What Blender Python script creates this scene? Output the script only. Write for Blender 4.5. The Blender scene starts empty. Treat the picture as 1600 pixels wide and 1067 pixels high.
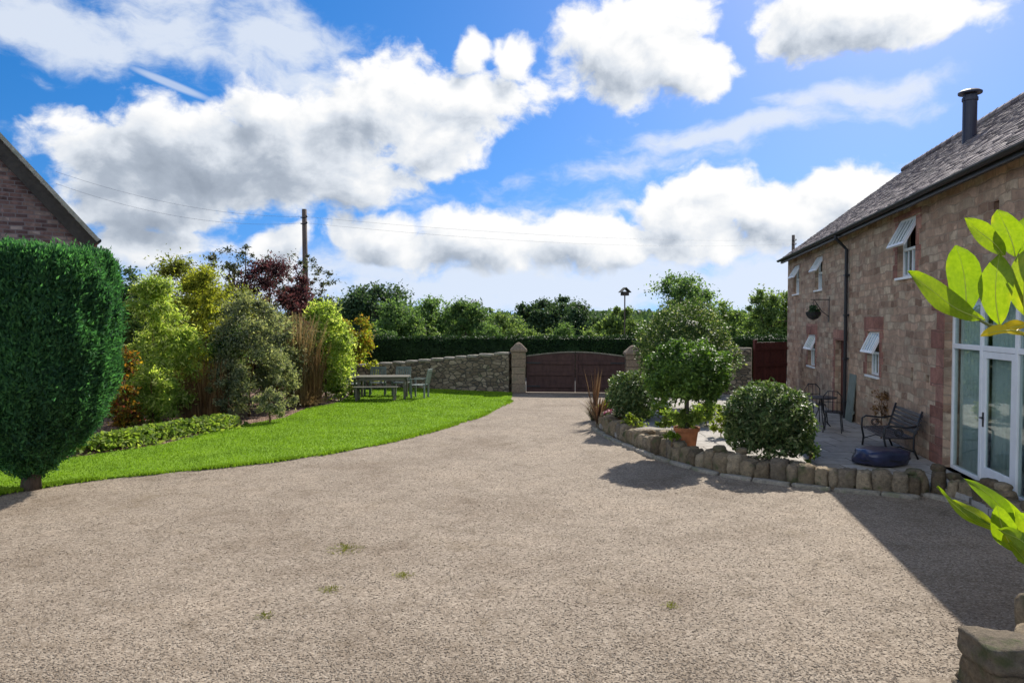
import bpy, math, random
import numpy as np
from mathutils import Vector, Matrix, noise as mnoise

random.seed(7)
RNG = np.random.default_rng(11)
sc = bpy.context.scene
COL = sc.collection
PI = math.pi
R = math.radians

# ------------------------------------------------------------------ camera
EYE = 2.6
FPX = 1150.0
PITCH = math.atan(33.5 / FPX)
cam_d = bpy.data.cameras.new('camera')
cam_d.sensor_width = 36.0
cam_d.lens = 36.0 * FPX / 1600.0
cam_d.clip_start = 0.05
cam_d.clip_end = 4000
cam = bpy.data.objects.new('camera', cam_d)
COL.objects.link(cam)
cam.location = (0, 0, EYE)
cam.rotation_euler = (PI / 2 - PITCH, 0, 0)
sc.camera = cam


def ray(px, py):
    rx, ry = (px - 800) / FPX, (533.5 - py) / FPX
    c, s = math.cos(PITCH), math.sin(PITCH)
    return Vector((rx, c + ry * s, -s + ry * c))


def at(px, py, Y):
    """the point at depth Y seen in the photograph at px, py"""
    d = ray(px, py)
    return Vector((0, 0, EYE)) + d * (Y / d.y)


def G(px, py, z=0.0):
    """the point of the level z seen at px, py"""
    d = ray(px, py)
    return Vector((0, 0, EYE)) + d * ((z - EYE) / d.z)


# ------------------------------------------------------------------ tags
def tag(o, label=None, cat=None, group=None, kind=None):
    if label: o['label'] = label
    if cat: o['category'] = cat
    if group: o['group'] = group
    if kind: o['kind'] = kind
    return o


def thing(name, loc, label, cat, group=None, rz=0.0):
    o = bpy.data.objects.new(name, None)
    COL.objects.link(o)
    o.location = loc
    o.rotation_euler = (0, 0, rz)
    o.empty_display_size = 0.2
    return tag(o, label, cat, group)


def copy_tree(o, parent=None):
    c = o.copy()
    COL.objects.link(c)
    c.parent = parent
    for ch in list(o.children):
        copy_tree(ch, c)
    return c


# ------------------------------------------------------------------ mesh building
class MB:
    def __init__(self):
        self.v, self.f, self.mi, self.cur = [], [], [], 0

    def mat(self, i):
        self.cur = i
        return self

    def face(self, pts):
        n = len(self.v)
        self.v += [tuple(p) for p in pts]
        self.f.append(tuple(range(n, n + len(pts))))
        self.mi.append(self.cur)

    def add(self, vs, fs):
        n = len(self.v)
        self.v += [tuple(p) for p in vs]
        for f in fs:
            self.f.append(tuple(i + n for i in f))
            self.mi.append(self.cur)

    def box(self, x0, x1, y0, y1, z0, z1, M=None):
        vs = [Vector((x, y, z)) for z in (z0, z1) for y in (y0, y1) for x in (x0, x1)]
        if M is not None: vs = [M @ v for v in vs]
        self.add(vs, [(0, 2, 3, 1), (4, 5, 7, 6), (0, 1, 5, 4), (2, 6, 7, 3), (0, 4, 6, 2), (1, 3, 7, 5)])
        return self

    def bar(self, p0, p1, w, h, up=(0, 0, 1)):
        """a rectangular bar from p0 to p1"""
        p0, p1 = Vector(p0), Vector(p1)
        d = (p1 - p0)
        L = d.length
        d.normalize()
        s = d.cross(Vector(up))
        if s.length < 1e-4: s = d.cross(Vector((1, 0, 0)))
        s.normalize()
        u = s.cross(d)
        M = Matrix((s, d, u)).transposed().to_4x4()
        M.translation = p0
        return self.box(-w / 2, w / 2, 0, L, -h / 2, h / 2, M)

    def tube(self, pts, rads, n=10, caps=True):
        pts = [Vector(p) for p in pts]
        if not hasattr(rads, '__len__'): rads = [rads] * len(pts)
        rings = []
        ref = None
        for i, p in enumerate(pts):
            a, b = pts[max(i - 1, 0)], pts[min(i + 1, len(pts) - 1)]
            t = (b - a).normalized()
            if ref is None:
                ref = Vector((1, 0, 0)) if abs(t.x) < 0.8 else Vector((0, 1, 0))
            s = t.cross(ref).normalized()
            ref = s.cross(t).normalized()
            rings.append([p + (s * math.cos(2 * PI * k / n) + ref * math.sin(2 * PI * k / n)) * rads[i] for k in range(n)])
        vs = [v for r in rings for v in r]
        fs = []
        for i in range(len(pts) - 1):
            for k in range(n):
                fs.append((i * n + k, i * n + (k + 1) % n, (i + 1) * n + (k + 1) % n, (i + 1) * n + k))
        if caps:
            fs.append(tuple(range(n))[::-1])
            fs.append(tuple(range((len(pts) - 1) * n, len(pts) * n)))
        self.add(vs, fs)
        return self

    def lathe(self, prof, n=24, c=(0, 0, 0)):
        vs, fs = [], []
        for r, z in prof:
            for k in range(n):
                a = 2 * PI * k / n
                vs.append((c[0] + r * math.cos(a), c[1] + r * math.sin(a), c[2] + z))
        for i in range(len(prof) - 1):
            for k in range(n):
                fs.append((i * n + k, i * n + (k + 1) % n, (i + 1) * n + (k + 1) % n, (i + 1) * n + k))
        self.add(vs, fs)
        return self

    def rock(self, c, sx, sy, sz, rz=0.0, seed=0, rough=0.12, sq=0.45, res=12):
        """a rounded irregular block with a hewn surface"""
        rs = random.Random(seed)
        n, m = res + res // 2, res
        o = Vector((rs.uniform(-90, 90), rs.uniform(-90, 90), rs.uniform(-90, 90)))
        S = Vector((sx, sy, sz))
        mean = (sx + sy + sz) / 3
        cut = [(Vector((rs.uniform(-1, 1), rs.uniform(-1, 1), rs.uniform(-.6, 1))).normalized(), rs.uniform(.78, .98)) for _ in range(3)]
        vs, fs = [], []
        for i in range(m + 1):
            th = PI * i / m
            for k in range(n):
                a = 2 * PI * k / n
                q = Vector((math.sin(th) * math.cos(a), math.sin(th) * math.sin(a), math.cos(th)))
                e = max(abs(q.x), abs(q.y), abs(q.z))
                p = q * ((1 - sq) + sq / e)
                for nn, d in cut:
                    h = p.dot(nn) - d * (1 + .35 * sq)
                    if h > 0: p = p - nn * h * .8
                w = 1 + rough * 1.5 * mnoise.fractal(p * 1.3 + o, 1.0, 2.0, 4)
                p = Vector((p.x * S.x, p.y * S.y, p.z * S.z)) * .5 * w
                p.rotate(Matrix.Rotation(rz, 3, 'Z'))
                vs.append(p + Vector(c))
        for i in range(m):
            for k in range(n):
                fs.append((i * n + k, (i + 1) * n + k, (i + 1) * n + (k + 1) % n, i * n + (k + 1) % n))
        self.add(vs, fs)
        return self

    def build(self, name, mats, parent=None, smooth=False, bevel=0.0, loc=None):
        me = bpy.data.meshes.new(name)
        me.from_pydata(self.v, [], self.f)
        if not isinstance(mats, (list, tuple)): mats = [mats]
        for m in mats: me.materials.append(m)
        me.polygons.foreach_set('material_index', self.mi)
        if smooth: me.polygons.foreach_set('use_smooth', [True] * len(self.f))
        me.update()
        o = bpy.data.objects.new(name, me)
        COL.objects.link(o)
        if parent is not None: o.parent = parent
        if loc is not None: o.location = loc
        if bevel:
            md = o.modifiers.new('bevel', 'BEVEL')
            md.width = bevel
            md.segments = 2
            md.limit_method = 'ANGLE'
        return o


def fast_mesh(name, V, F, mat, parent=None, smooth=False):
    V = np.ascontiguousarray(V, dtype=np.float32)
    F = np.ascontiguousarray(F, dtype=np.int32)
    me = bpy.data.meshes.new(name)
    nv, nf, k = len(V), len(F), F.shape[1]
    me.vertices.add(nv)
    me.vertices.foreach_set('co', V.ravel())
    me.loops.add(nf * k)
    me.loops.foreach_set('vertex_index', F.ravel())
    me.polygons.add(nf)
    me.polygons.foreach_set('loop_start', np.arange(0, nf * k, k, dtype=np.int32))
    if smooth:
        me.polygons.foreach_set('use_smooth', np.ones(nf, dtype=bool))
    me.materials.append(mat)
    me.update(calc_edges=True)
    o = bpy.data.objects.new(name, me)
    COL.objects.link(o)
    if parent is not None: o.parent = parent
    return o


def unit(a):
    return a / np.maximum(np.linalg.norm(a, axis=1, keepdims=True), 1e-9)


def leaf_quads(P, axis, nor, L, W, fold=0.18):
    """one folded diamond per point; returns vertices and quads"""
    n = len(P)
    axis = unit(axis)
    side = unit(np.cross(axis, nor))
    nn = np.cross(side, axis)
    L = np.asarray(L).reshape(-1, 1) * np.ones((n, 1))
    W = np.asarray(W).reshape(-1, 1) * np.ones((n, 1))
    v0 = P - axis * L * .5
    v2 = P + axis * L * .5 - nn * L * .08
    c = P - axis * L * .02
    v1 = c + side * W * .5 + nn * W * fold
    v3 = c - side * W * .5 + nn * W * fold
    V = np.stack([v0, v1, v2, v3], axis=1).reshape(-1, 3)
    F = np.arange(n * 4).reshape(-1, 4)
    return V, F


def sphere_dirs(rng, n):
    return unit(rng.normal(size=(n, 3)))


def clump_cloud(rng, n, c, radii, nclump, cr, squash=0.8, bottom=-0.6, bush=False):
    """leaf points gathered in clumps through an ellipsoid"""
    c, radii = np.array(c, float), np.array(radii, float)
    C = []
    while len(C) < nclump:
        if bush:
            z = rng.uniform(-1, 1)
            a = rng.uniform(0, 2 * PI)
            r = math.sqrt(1 - max(0, z) ** 2.6) * (.86 + .14 * min(1, z + 1)) * rng.random() ** .3
            C.append(np.array([r * math.cos(a), r * math.sin(a), z]))
            continue
        d = sphere_dirs(rng, 1)[0] * rng.random() ** 0.38
        if d[2] > bottom: C.append(d)
    C = np.array(C) * radii * (1 - .5 * cr) + c
    w = rng.uniform(.5, 1.4, nclump)
    idx = rng.choice(nclump, n, p=w / w.sum())
    rr = cr * radii.mean() * rng.uniform(.4, 1.45, nclump)
    d = sphere_dirs(rng, n)
    rad = np.minimum(np.abs(rng.normal(0, .62, n)) + .12, 1.22 + .2 * rng.random(n))
    P = C[idx] + d * (rr[idx] * rad)[:, None] * np.array([1, 1, squash])
    return P, d, C


def join(parts):
    Vs, Fs, o = [], [], 0
    for V, F in parts:
        Vs.append(V)
        Fs.append(F + o)
        o += len(V)
    return np.concatenate(Vs), np.concatenate(Fs)


def random_leaves(rng, P, d, L, W, outward=.8, up=.35, droop=0.0):
    n = len(P)
    axis = unit(d * outward + rng.normal(size=(n, 3)) * .7 + np.array([0, 0, -droop]))
    nor = unit(rng.normal(size=(n, 3)) * .7 + np.array([0, 0, up * 2]) + d * .5)
    s = rng.uniform(.5, 1.4, n)
    return leaf_quads(P, axis, nor, L * s, W * s)


def trunk_mb(base, top, r, limbs=(), seed=0, n=8):
    rs = random.Random(seed)
    mb = MB()
    base, top = Vector(base), Vector(top)
    pts, rad = [], []
    for i in range(6):
        t = i / 5
        p = base.lerp(top, t) + Vector((rs.uniform(-1, 1), rs.uniform(-1, 1), 0)) * r * .7 * (t > 0)
        pts.append(p)
        rad.append(r * (1.25 if i == 0 else 1 - .6 * t))
    mb.tube(pts, rad, n)
    for k, e in enumerate(limbs):
        e = Vector(e)
        s = pts[rs.choice((2, 3, 4))]
        m = s.lerp(e, .5) + Vector((rs.uniform(-1, 1), rs.uniform(-1, 1), .6)) * (e - s).length * .12
        mb.tube([s, m, e], [r * .45, r * .28, r * .07], 6)
    return mb


def tree(name, label, cat, base, top_z, rad, mats, n=6000, leaf=.12, asp=.5, nclump=40, cr=.33, trunk_h=None, trunk_r=None,
         group=None, seed=1, flat=1.0, crown_z=None, bottom=-.7, outward=.8, droop=0.0, extra=None, bush=False):
    """tapered trunk with limbs and a crown of leaves in clumps"""
    rng = np.random.default_rng(seed)
    base = Vector(base)
    root = thing(name, base, label, cat, group)
    H = top_z - base.z
    cz0 = crown_z if crown_z is not None else H * .25
    c = (0, 0, (H + cz0) / 2)
    rz = (H - cz0) / 2
    tr = trunk_r or (.032 if bush else max(.04, H * .022))
    if bush: n, cr = int(n * 1.45), cr * 1.12
    P, d, C = clump_cloud(rng, n, c, (rad, rad * flat, rz), nclump, cr, bottom=bottom, bush=bush)
    P[:, 2] = np.maximum(P[:, 2], .03)
    V, F = random_leaves(rng, P, d, leaf, leaf * asp, outward, droop=droop)
    lim = [Vector(x) for x in C[rng.choice(len(C), min(10, len(C)), replace=False)]]
    trunk_mb((0, 0, -.05), (0, 0, c[2] + rz * .3), tr, lim, seed).build('trunk', mats[1], root, smooth=True)
    fast_mesh('crown', V, F, mats[0], root)
    if extra: extra(root, rng, C)
    return root


# ------------------------------------------------------------------ node helpers
def new_mat(name):
    m = bpy.data.materials.new(name)
    m.use_nodes = True
    nt = m.node_tree
    nt.nodes.clear()
    return m, nt


class NT:
    def __init__(self, nt):
        self.nt, self.N, self.L = nt, nt.nodes, nt.links

    def node(self, t, **kw):
        n = self.N.new(t)
        for k, v in kw.items(): setattr(n, k, v)
        return n

    def put(self, sock, v):
        if isinstance(v, bpy.types.NodeSocket): self.L.new(v, sock)
        elif v is not None: sock.default_value = v

    def math(self, op, a, b=None, c=None, clamp=False):
        n = self.node('ShaderNodeMath', operation=op, use_clamp=clamp)
        self.put(n.inputs[0], a)
        if b is not None: self.put(n.inputs[1], b)
        if c is not None: self.put(n.inputs[2], c)
        return n.outputs[0]

    def vmath(self, op, a, b=None, c=None, scale=None):
        n = self.node('ShaderNodeVectorMath', operation=op)
        self.put(n.inputs[0], a)
        if b is not None: self.put(n.inputs[1], b)
        if c is not None: self.put(n.inputs[2], c)
        if scale is not None: self.put(n.inputs['Scale'], scale)
        return n.outputs['Value'] if op in ('LENGTH', 'DOT_PRODUCT') else n.outputs[0]

    def noise(self, vec, scale, detail=4, rough=.5, dist=0.0, out=0):
        n = self.node('ShaderNodeTexNoise')
        if vec is not None: self.L.new(vec, n.inputs['Vector'])
        n.inputs['Scale'].default_value = scale
        n.inputs['Detail'].default_value = detail
        n.inputs['Roughness'].default_value = rough
        n.inputs['Distortion'].default_value = dist
        return n.outputs[out]

    def ramp(self, fac, stops, interp='LINEAR'):
        n = self.node('ShaderNodeValToRGB')
        n.color_ramp.interpolation = interp
        e = n.color_ramp.elements
        while len(e) < len(stops): e.new(.5)
        for k, (p, c) in enumerate(stops):
            e[k].position = p
            e[k].color = (c[0], c[1], c[2], 1) if hasattr(c, '__len__') else (c, c, c, 1)
        self.L.new(fac, n.inputs[0])
        return n.outputs[0]

    def mix(self, f, a, b, mode='MIX'):
        n = self.node('ShaderNodeMix', data_type='RGBA', blend_type=mode)
        self.put(n.inputs[0], f)
        for s, v in ((n.inputs[6], a), (n.inputs[7], b)):
            if isinstance(v, bpy.types.NodeSocket): self.L.new(v, s)
            else: s.default_value = (v[0], v[1], v[2], 1)
        return n.outputs[2]

    def smooth(self, x, a, b, lo=0.0, hi=1.0):
        n = self.node('ShaderNodeMapRange', interpolation_type='SMOOTHSTEP')
        self.put(n.inputs[0], x)
        for i, v in enumerate((a, b, lo, hi)): n.inputs[i + 1].default_value = v
        return n.outputs[0]

    def bump(self, h, strength=.5, dist=.02, normal=None):
        n = self.node('ShaderNodeBump')
        n.inputs['Strength'].default_value = strength
        n.inputs['Distance'].default_value = dist
        self.L.new(h, n.inputs['Height'])
        if normal is not None: self.L.new(normal, n.inputs['Normal'])
        return n.outputs[0]

    def principled(self, color, rough=.7, spec=.3, normal=None, metallic=0.0):
        n = self.node('ShaderNodeBsdfPrincipled')
        if isinstance(color, bpy.types.NodeSocket): self.L.new(color, n.inputs['Base Color'])
        else: n.inputs['Base Color'].default_value = (*color, 1)
        self.put(n.inputs['Roughness'], rough)
        n.inputs['Specular IOR Level'].default_value = spec
        n.inputs['Metallic'].default_value = metallic
        if normal is not None: self.L.new(normal, n.inputs['Normal'])
        return n.outputs[0]

    def out(self, s):
        o = self.node('ShaderNodeOutputMaterial')
        self.L.new(s, o.inputs[0])


def coords(k, which='Object'):
    return k.node('ShaderNodeTexCoord').outputs[which]


def paint(name, c, rough=.5, spec=.4, var=.12, scale=6, metallic=0.0, bump=0.0):
    m, nt = new_mat(name)
    k = NT(nt)
    co = coords(k)
    f = k.noise(co, scale, 6, .6)
    a = [x * (1 - var * 2) for x in c]
    b = [min(1, x * (1 + var)) for x in c]
    col = k.ramp(f, [(.3, a), (.7, b)])
    nb = k.bump(k.noise(co, scale * 8, 5, .6), bump, .01) if bump else None
    k.out(k.principled(col, rough, spec, nb, metallic))
    return m


def wood(name, c, rough=.75, scale=1.0, stretch=(1, 1, 1), var=.3):
    m, nt = new_mat(name)
    k = NT(nt)
    mp = k.node('ShaderNodeMapping')
    mp.inputs['Scale'].default_value = stretch
    k.L.new(coords(k), mp.inputs[0])
    f = k.noise(mp.outputs[0], 9 * scale, 6, .65, .3)
    g = k.noise(coords(k), 3, 3)
    col = k.ramp(f, [(.25, [x * (1 - 1.4 * var) for x in c]), (.5, c), (.8, [x * (1 + var) for x in c])])
    col = k.mix(.35, col, k.ramp(g, [(.3, (.45, .45, .45)), (.7, (1.2, 1.2, 1.2))]), 'MULTIPLY')
    k.out(k.principled(col, rough, .25, k.bump(f, .35, .01)))
    return m


def leaf_mat(name, cols, trans=.4, rough=.6, tint=(1.45, 1.5, .7), spec=.1, pos=None):
    """cols: albedos that leaves take at random"""
    m, nt = new_mat(name)
    k = NT(nt)
    geo = k.node('ShaderNodeNewGeometry')
    n = len(cols)
    pos = pos or [(i + .5) / n for i in range(n)]
    col = k.ramp(geo.outputs['Random Per Island'], list(zip(pos, cols)))
    cl = k.noise(geo.outputs['Position'], 1.3, 3, .6)
    col = k.mix(1.0, col, k.ramp(cl, [(.3, (.72, .74, .8)), (.7, (1.25, 1.2, 1.0))]), 'MULTIPLY')
    tc = k.mix(1.0, col, tint, 'MULTIPLY')
    p = k.principled(col, rough, spec)
    t = k.node('ShaderNodeBsdfTranslucent')
    k.L.new(tc, t.inputs[0])
    mx = k.node('ShaderNodeMixShader')
    mx.inputs[0].default_value = trans
    k.L.new(p, mx.inputs[1])
    k.L.new(t.outputs[0], mx.inputs[2])
    k.out(mx.outputs[0])
    return m


def bark_mat(name, c):
    m, nt = new_mat(name)
    k = NT(nt)
    mp = k.node('ShaderNodeMapping')
    mp.inputs['Scale'].default_value = (1, 1, .25)
    k.L.new(coords(k), mp.inputs[0])
    f = k.noise(mp.outputs[0], 18, 6, .7)
    col = k.ramp(f, [(.3, [x * .45 for x in c]), (.7, [x * 1.3 for x in c])])
    k.out(k.principled(col, .9, .15, k.bump(f, .6, .02)))
    return m


def block_wall(name, cols, pos, bw=.46, bh=.23, mortar=(.2, .16, .12), msize=.012, bump=.6, distort=.05, rough=.9, moss=None):
    """coursed stone or brick, laid along local x (and y) and z"""
    m, nt = new_mat(name)
    k = NT(nt)
    co = coords(k)
    sx = k.node('ShaderNodeSeparateXYZ')
    k.L.new(co, sx.inputs[0])
    u = k.math('ADD', sx.outputs[0], sx.outputs[1])
    cb = k.node('ShaderNodeCombineXYZ')
    k.L.new(u, cb.inputs[0])
    k.L.new(sx.outputs[2], cb.inputs[1])
    dn = k.noise(co, 2.2, 3, .5, out=1)
    v = k.vmath('ADD', cb.outputs[0], k.vmath('SCALE', k.vmath('SUBTRACT', dn, (.5, .5, .5)), scale=distort))
    b = k.node('ShaderNodeTexBrick')
    k.L.new(v, b.inputs['Vector'])
    b.offset = .43
    b.squash = 1.35
    b.squash_frequency = 3
    b.inputs['Color1'].default_value = (0, 0, 0, 1)
    b.inputs['Color2'].default_value = (1, 1, 1, 1)
    b.inputs['Mortar'].default_value = (.5, .5, .5, 1)
    b.inputs['Scale'].default_value = 1.0
    b.inputs['Mortar Size'].default_value = msize
    b.inputs['Mortar Smooth'].default_value = .3
    b.inputs['Bias'].default_value = 0
    b.inputs['Brick Width'].default_value = bw
    b.inputs['Row Height'].default_value = bh
    col = k.ramp(b.outputs['Color'], list(zip(pos, cols)))
    n1 = k.noise(co, 7, 7, .65)
    n2 = k.noise(co, .8, 4, .6)
    col = k.mix(.8, col, k.ramp(n1, [(.25, (.55, .55, .55)), (.75, (1.35, 1.3, 1.25))]), 'MULTIPLY')
    col = k.mix(.6, col, k.ramp(n2, [(.3, (.7, .72, .75)), (.7, (1.2, 1.12, 1.05))]), 'MULTIPLY')
    vv = k.node('ShaderNodeTexVoronoi')
    k.L.new(v, vv.inputs[0])
    vv.inputs['Scale'].default_value = 1.6 / bw
    sv = k.node('ShaderNodeSeparateColor')
    k.L.new(vv.outputs['Color'], sv.inputs[0])
    col = k.mix(.45, col, k.ramp(sv.outputs[0], [(.1, (.55, .5, .48)), (.5, (1, 1, 1)), (.9, (1.4, 1.4, 1.4))]), 'MULTIPLY')
    col = k.mix(b.outputs['Fac'], col, mortar)
    if moss:
        col = k.mix(k.smooth(k.noise(co, 1.7, 6, .7), .56, .72), col, moss)
    h = k.math('SUBTRACT', k.math('MULTIPLY', n1, .7), b.outputs['Fac'])
    k.out(k.principled(col, rough, .2, k.bump(h, bump, .03)))
    return m


def rubble(name, cols, scale=(4, 4, 7), mortar=(.1, .09, .07), bump=.7, moss=None):
    m, nt = new_mat(name)
    k = NT(nt)
    co = coords(k)
    mp = k.node('ShaderNodeMapping')
    mp.inputs['Scale'].default_value = scale
    k.L.new(co, mp.inputs[0])
    a = k.node('ShaderNodeTexVoronoi')
    k.L.new(mp.outputs[0], a.inputs[0])
    a.inputs['Scale'].default_value = 1
    e = k.node('ShaderNodeTexVoronoi', feature='DISTANCE_TO_EDGE')
    k.L.new(mp.outputs[0], e.inputs[0])
    e.inputs['Scale'].default_value = 1
    s = k.node('ShaderNodeSeparateColor')
    k.L.new(a.outputs['Color'], s.inputs[0])
    n = len(cols)
    col = k.ramp(s.outputs[0], [((i + .5) / n, c) for i, c in enumerate(cols)])
    n1 = k.noise(co, 12, 6, .65)
    col = k.mix(.8, col, k.ramp(n1, [(.25, (.5, .5, .5)), (.75, (1.4, 1.35, 1.3))]), 'MULTIPLY')
    edge = k.smooth(e.outputs[0], .02, .1)
    col = k.mix(edge, mortar, col)
    if moss: col = k.mix(k.smooth(k.noise(co, 2.3, 6, .7), .55, .7), col, moss)
    h = k.math('ADD', edge, k.math('MULTIPLY', n1, .5))
    k.out(k.principled(col, .9, .2, k.bump(h, bump, .03)))
    return m


def stone_mat(name, cols, sc_=3.0, moss=None, bump=.7):
    """rough single stones: the colour changes from island to island"""
    m, nt = new_mat(name)
    k = NT(nt)
    co = coords(k)
    geo = k.node('ShaderNodeNewGeometry')
    n = len(cols)
    col = k.ramp(geo.outputs['Random Per Island'], [((i + .5) / n, c) for i, c in enumerate(cols)])
    n1 = k.noise(co, sc_ * 4, 8, .7)
    n2 = k.noise(co, sc_, 4, .6)
    col = k.mix(.85, col, k.ramp(n1, [(.28, (.4, .4, .4)), (.72, (1.45, 1.4, 1.3))]), 'MULTIPLY')
    if moss: col = k.mix(k.smooth(n2, .52, .68), col, moss)
    n3 = k.noise(co, sc_ * 14, 6, .75)
    col = k.mix(.55, col, k.ramp(n3, [(.3, (.6, .6, .6)), (.7, (1.3, 1.3, 1.28))]), 'MULTIPLY')
    k.out(k.principled(col, .92, .2, k.bump(k.math('MULTIPLY_ADD', n3, .5, n1), bump, .04)))
    return m

# ------------------------------------------------------------------ sun and sky
EXPO = 0.8
SUN = Vector((.60, 1.12, 1.0)).normalized()
S_EL = math.asin(SUN.z)
S_AZ = math.atan2(SUN.x, SUN.y)
SKY = 0.12

ld = bpy.data.lights.new('sun', 'SUN')
ld.energy = 4.3
ld.angle = R(.53)
ld.color = (1.0, .945, .86)
lo = bpy.data.objects.new('sun', ld)
COL.objects.link(lo)
lo.rotation_euler = SUN.to_track_quat('Z', 'Y').to_euler()
lo.location = (20, 30, 40)

sc.view_settings.view_transform = 'Standard'
sc.view_settings.look = 'None'
sc.view_settings.gamma = 1
sc.view_settings.use_curve_mapping = False
sc.view_settings.exposure = EXPO

# clouds: soft bodies placed by compass direction and height above the horizon (radians)


def blob(px, py, rx, ry, s=1.0, rot=0.0):
    d = ray(px, py).normalized()
    rx, ry = rx * .94, ry * .94
    az, el = math.atan2(d.x, d.y), math.asin(d.z)
    k = math.cos(az) ** 2
    return (az, el, rx / FPX * k, ry / FPX * math.cos(az), s, R(rot))


CUMULUS = [blob(*b) for b in [
    (320, 250, 270, 120), (180, 240, 125, 85), (230, 320, 200, 70), (470, 235, 220, 125), (590, 165, 200, 95, 1, 10), (755, 150, 130, 55),
    (690, 215, 130, 75, 1, 18), (400, 165, 85, 45), (730, 78, 38, 42, .8), (802, 95, 48, 48, .8), (560, 290, 120, 60),
    (240, 375, 150, 45, .8), (985, 70, 165, 105, 1.1), (1075, 105, 90, 70, 1), (925, 60, 90, 90, .9), (1330, 15, 220, 85, 1.2), (1225, 55, 80, 50, .8),
    (1490, 35, 130, 42, .7, 8), (600, 375, 105, 50, .95), (540, 365, 55, 45, .8), (740, 380, 180, 66), (900, 378, 165, 64), (1080, 335, 150, 85, 1.1),
    (1215, 335, 170, 75, 1), (1350, 305, 150, 75, 1), (1500, 330, 220, 90, 1), (1120, 285, 75, 40, .8), (435, 385, 60, 50, .9), (1000, 385, 300, 40, .9),
    (-150, 330, 260, 110, .9), (2050, 380, 420, 120, .9), (-700, 330, 420, 150, .9), (1800, 120, 260, 90, .9), (-250, 90, 200, 60, .8)]]
# added cloud banks out of view, behind and overhead, to fill the shade
CUMULUS += [(a_, e_, rx_, ry_, 1.0, 0.0) for a_, e_, rx_, ry_ in [
    (2.95, .38, .75, .30), (-2.5, .42, .7, .32), (-1.75, .35, .6, .25), (2.0, .36, .55, .24), (-3.0, .85, 1.2, .25), (-1.5, .8, .6, .22), (1.6, .75, .5, .2), (.2, .95, .8, .18)]]
WISPS = [blob(*b) for b in [
    (90, 40, 220, 75, 1.1), (270, 45, 170, 85, 1), (420, 60, 160, 100, 1), (470, 120, 110, 55, .8), (530, 60, 70, 40, .6),
    (1160, 203, 300, 24, .95, 3), (1340, 148, 230, 26, .7, 4), (960, 262, 240, 30, .5, 8), (1180, 195, 120, 14, .7, 3),
    (120, 205, 90, 18, .5), (60, 115, 60, 20, .5), (850, 330, 400, 40, .35),
    (400, 445, 440, 80, 1.15), (850, 448, 520, 75, 1.3), (1200, 435, 360, 72, 1.15), (620, 425, 220, 40, .8), (200, 400, 200, 60, .7), (1600, 420, 300, 70, .8)]]

wd = bpy.data.worlds.new('World')
sc.world = wd
wd.use_nodes = True
wd.node_tree.nodes.clear()
k = NT(wd.node_tree)
sky = k.node('ShaderNodeTexSky', sky_type='NISHITA')
sky.sun_disc = False
sky.sun_elevation = S_EL
sky.sun_rotation = S_AZ
sky.altitude = 100
sky.air_density = 1.0
sky.dust_density = .35
sky.ozone_density = 2.2
dirv = k.node('ShaderNodeTexCoord').outputs['Generated']
sx = k.node('ShaderNodeSeparateXYZ')
k.L.new(dirv, sx.inputs[0])
az = k.math('ARCTAN2', sx.outputs[0], sx.outputs[1])
el = k.math('ARCSINE', sx.outputs[2])
cb = k.node('ShaderNodeCombineXYZ')
k.L.new(az, cb.inputs[0])
k.L.new(el, cb.inputs[1])
P0 = cb.outputs[0]


def field_group(name, blobs, amp, nscale, detail, rough, warp, stretch):
    g = bpy.data.node_groups.new(name, 'ShaderNodeTree')
    g.interface.new_socket('P', in_out='INPUT', socket_type='NodeSocketVector')
    g.interface.new_socket('Density', in_out='OUTPUT', socket_type='NodeSocketFloat')
    g.interface.new_socket('Body', in_out='OUTPUT', socket_type='NodeSocketFloat')
    q = NT(g)
    gi, go = q.node('NodeGroupInput'), q.node('NodeGroupOutput')
    p = gi.outputs[0]
    w = q.noise(p, 9, 3, .55, out=1)
    pw = q.vmath('ADD', p, q.vmath('SCALE', q.vmath('SUBTRACT', w, (.5, .5, .5)), scale=warp))
    acc = None
    for (a, e, rx, ry, s, rot) in blobs:
        mp = q.node('ShaderNodeMapping', vector_type='TEXTURE')
        # (the tiny term only makes each body wait for the one before it)
        src = pw if acc is None else q.vmath('MULTIPLY_ADD', acc, (1e-7, 1e-7, 0), pw)
        q.L.new(src, mp.inputs['Vector'])
        mp.inputs['Location'].default_value = (a, e, 0)
        mp.inputs['Rotation'].default_value = (0, 0, rot)
        mp.inputs['Scale'].default_value = (rx, ry, 1)
        v = q.math('MULTIPLY_ADD', q.vmath('LENGTH', mp.outputs[0]), -s, s)
        if acc is None: acc = v
        else: acc = q.math('SMOOTH_MAX', acc, v, .12)
    body = q.math('MAXIMUM', acc, -1.0)
    st = q.vmath('MULTIPLY', pw, stretch)
    n = q.noise(st, nscale, detail, rough)
    d = q.math('ADD', body, q.math('MULTIPLY', q.math('SUBTRACT', n, .5), amp))
    q.L.new(d, go.inputs[0])
    q.L.new(body, go.inputs[1])
    return g


cg = field_group('cumulus_field', CUMULUS, 1.5, 15, 9, .57, .05, (1, 1.25, 1))
wg = field_group('wisp_field', WISPS, 2.1, 11, 9, .62, .06, (1, 1.9, 1))


def inst(g, p):
    n = k.node('ShaderNodeGroup')
    n.node_tree = g
    k.L.new(p, n.inputs[0])
    return n.outputs[0], n.outputs[1]


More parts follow.
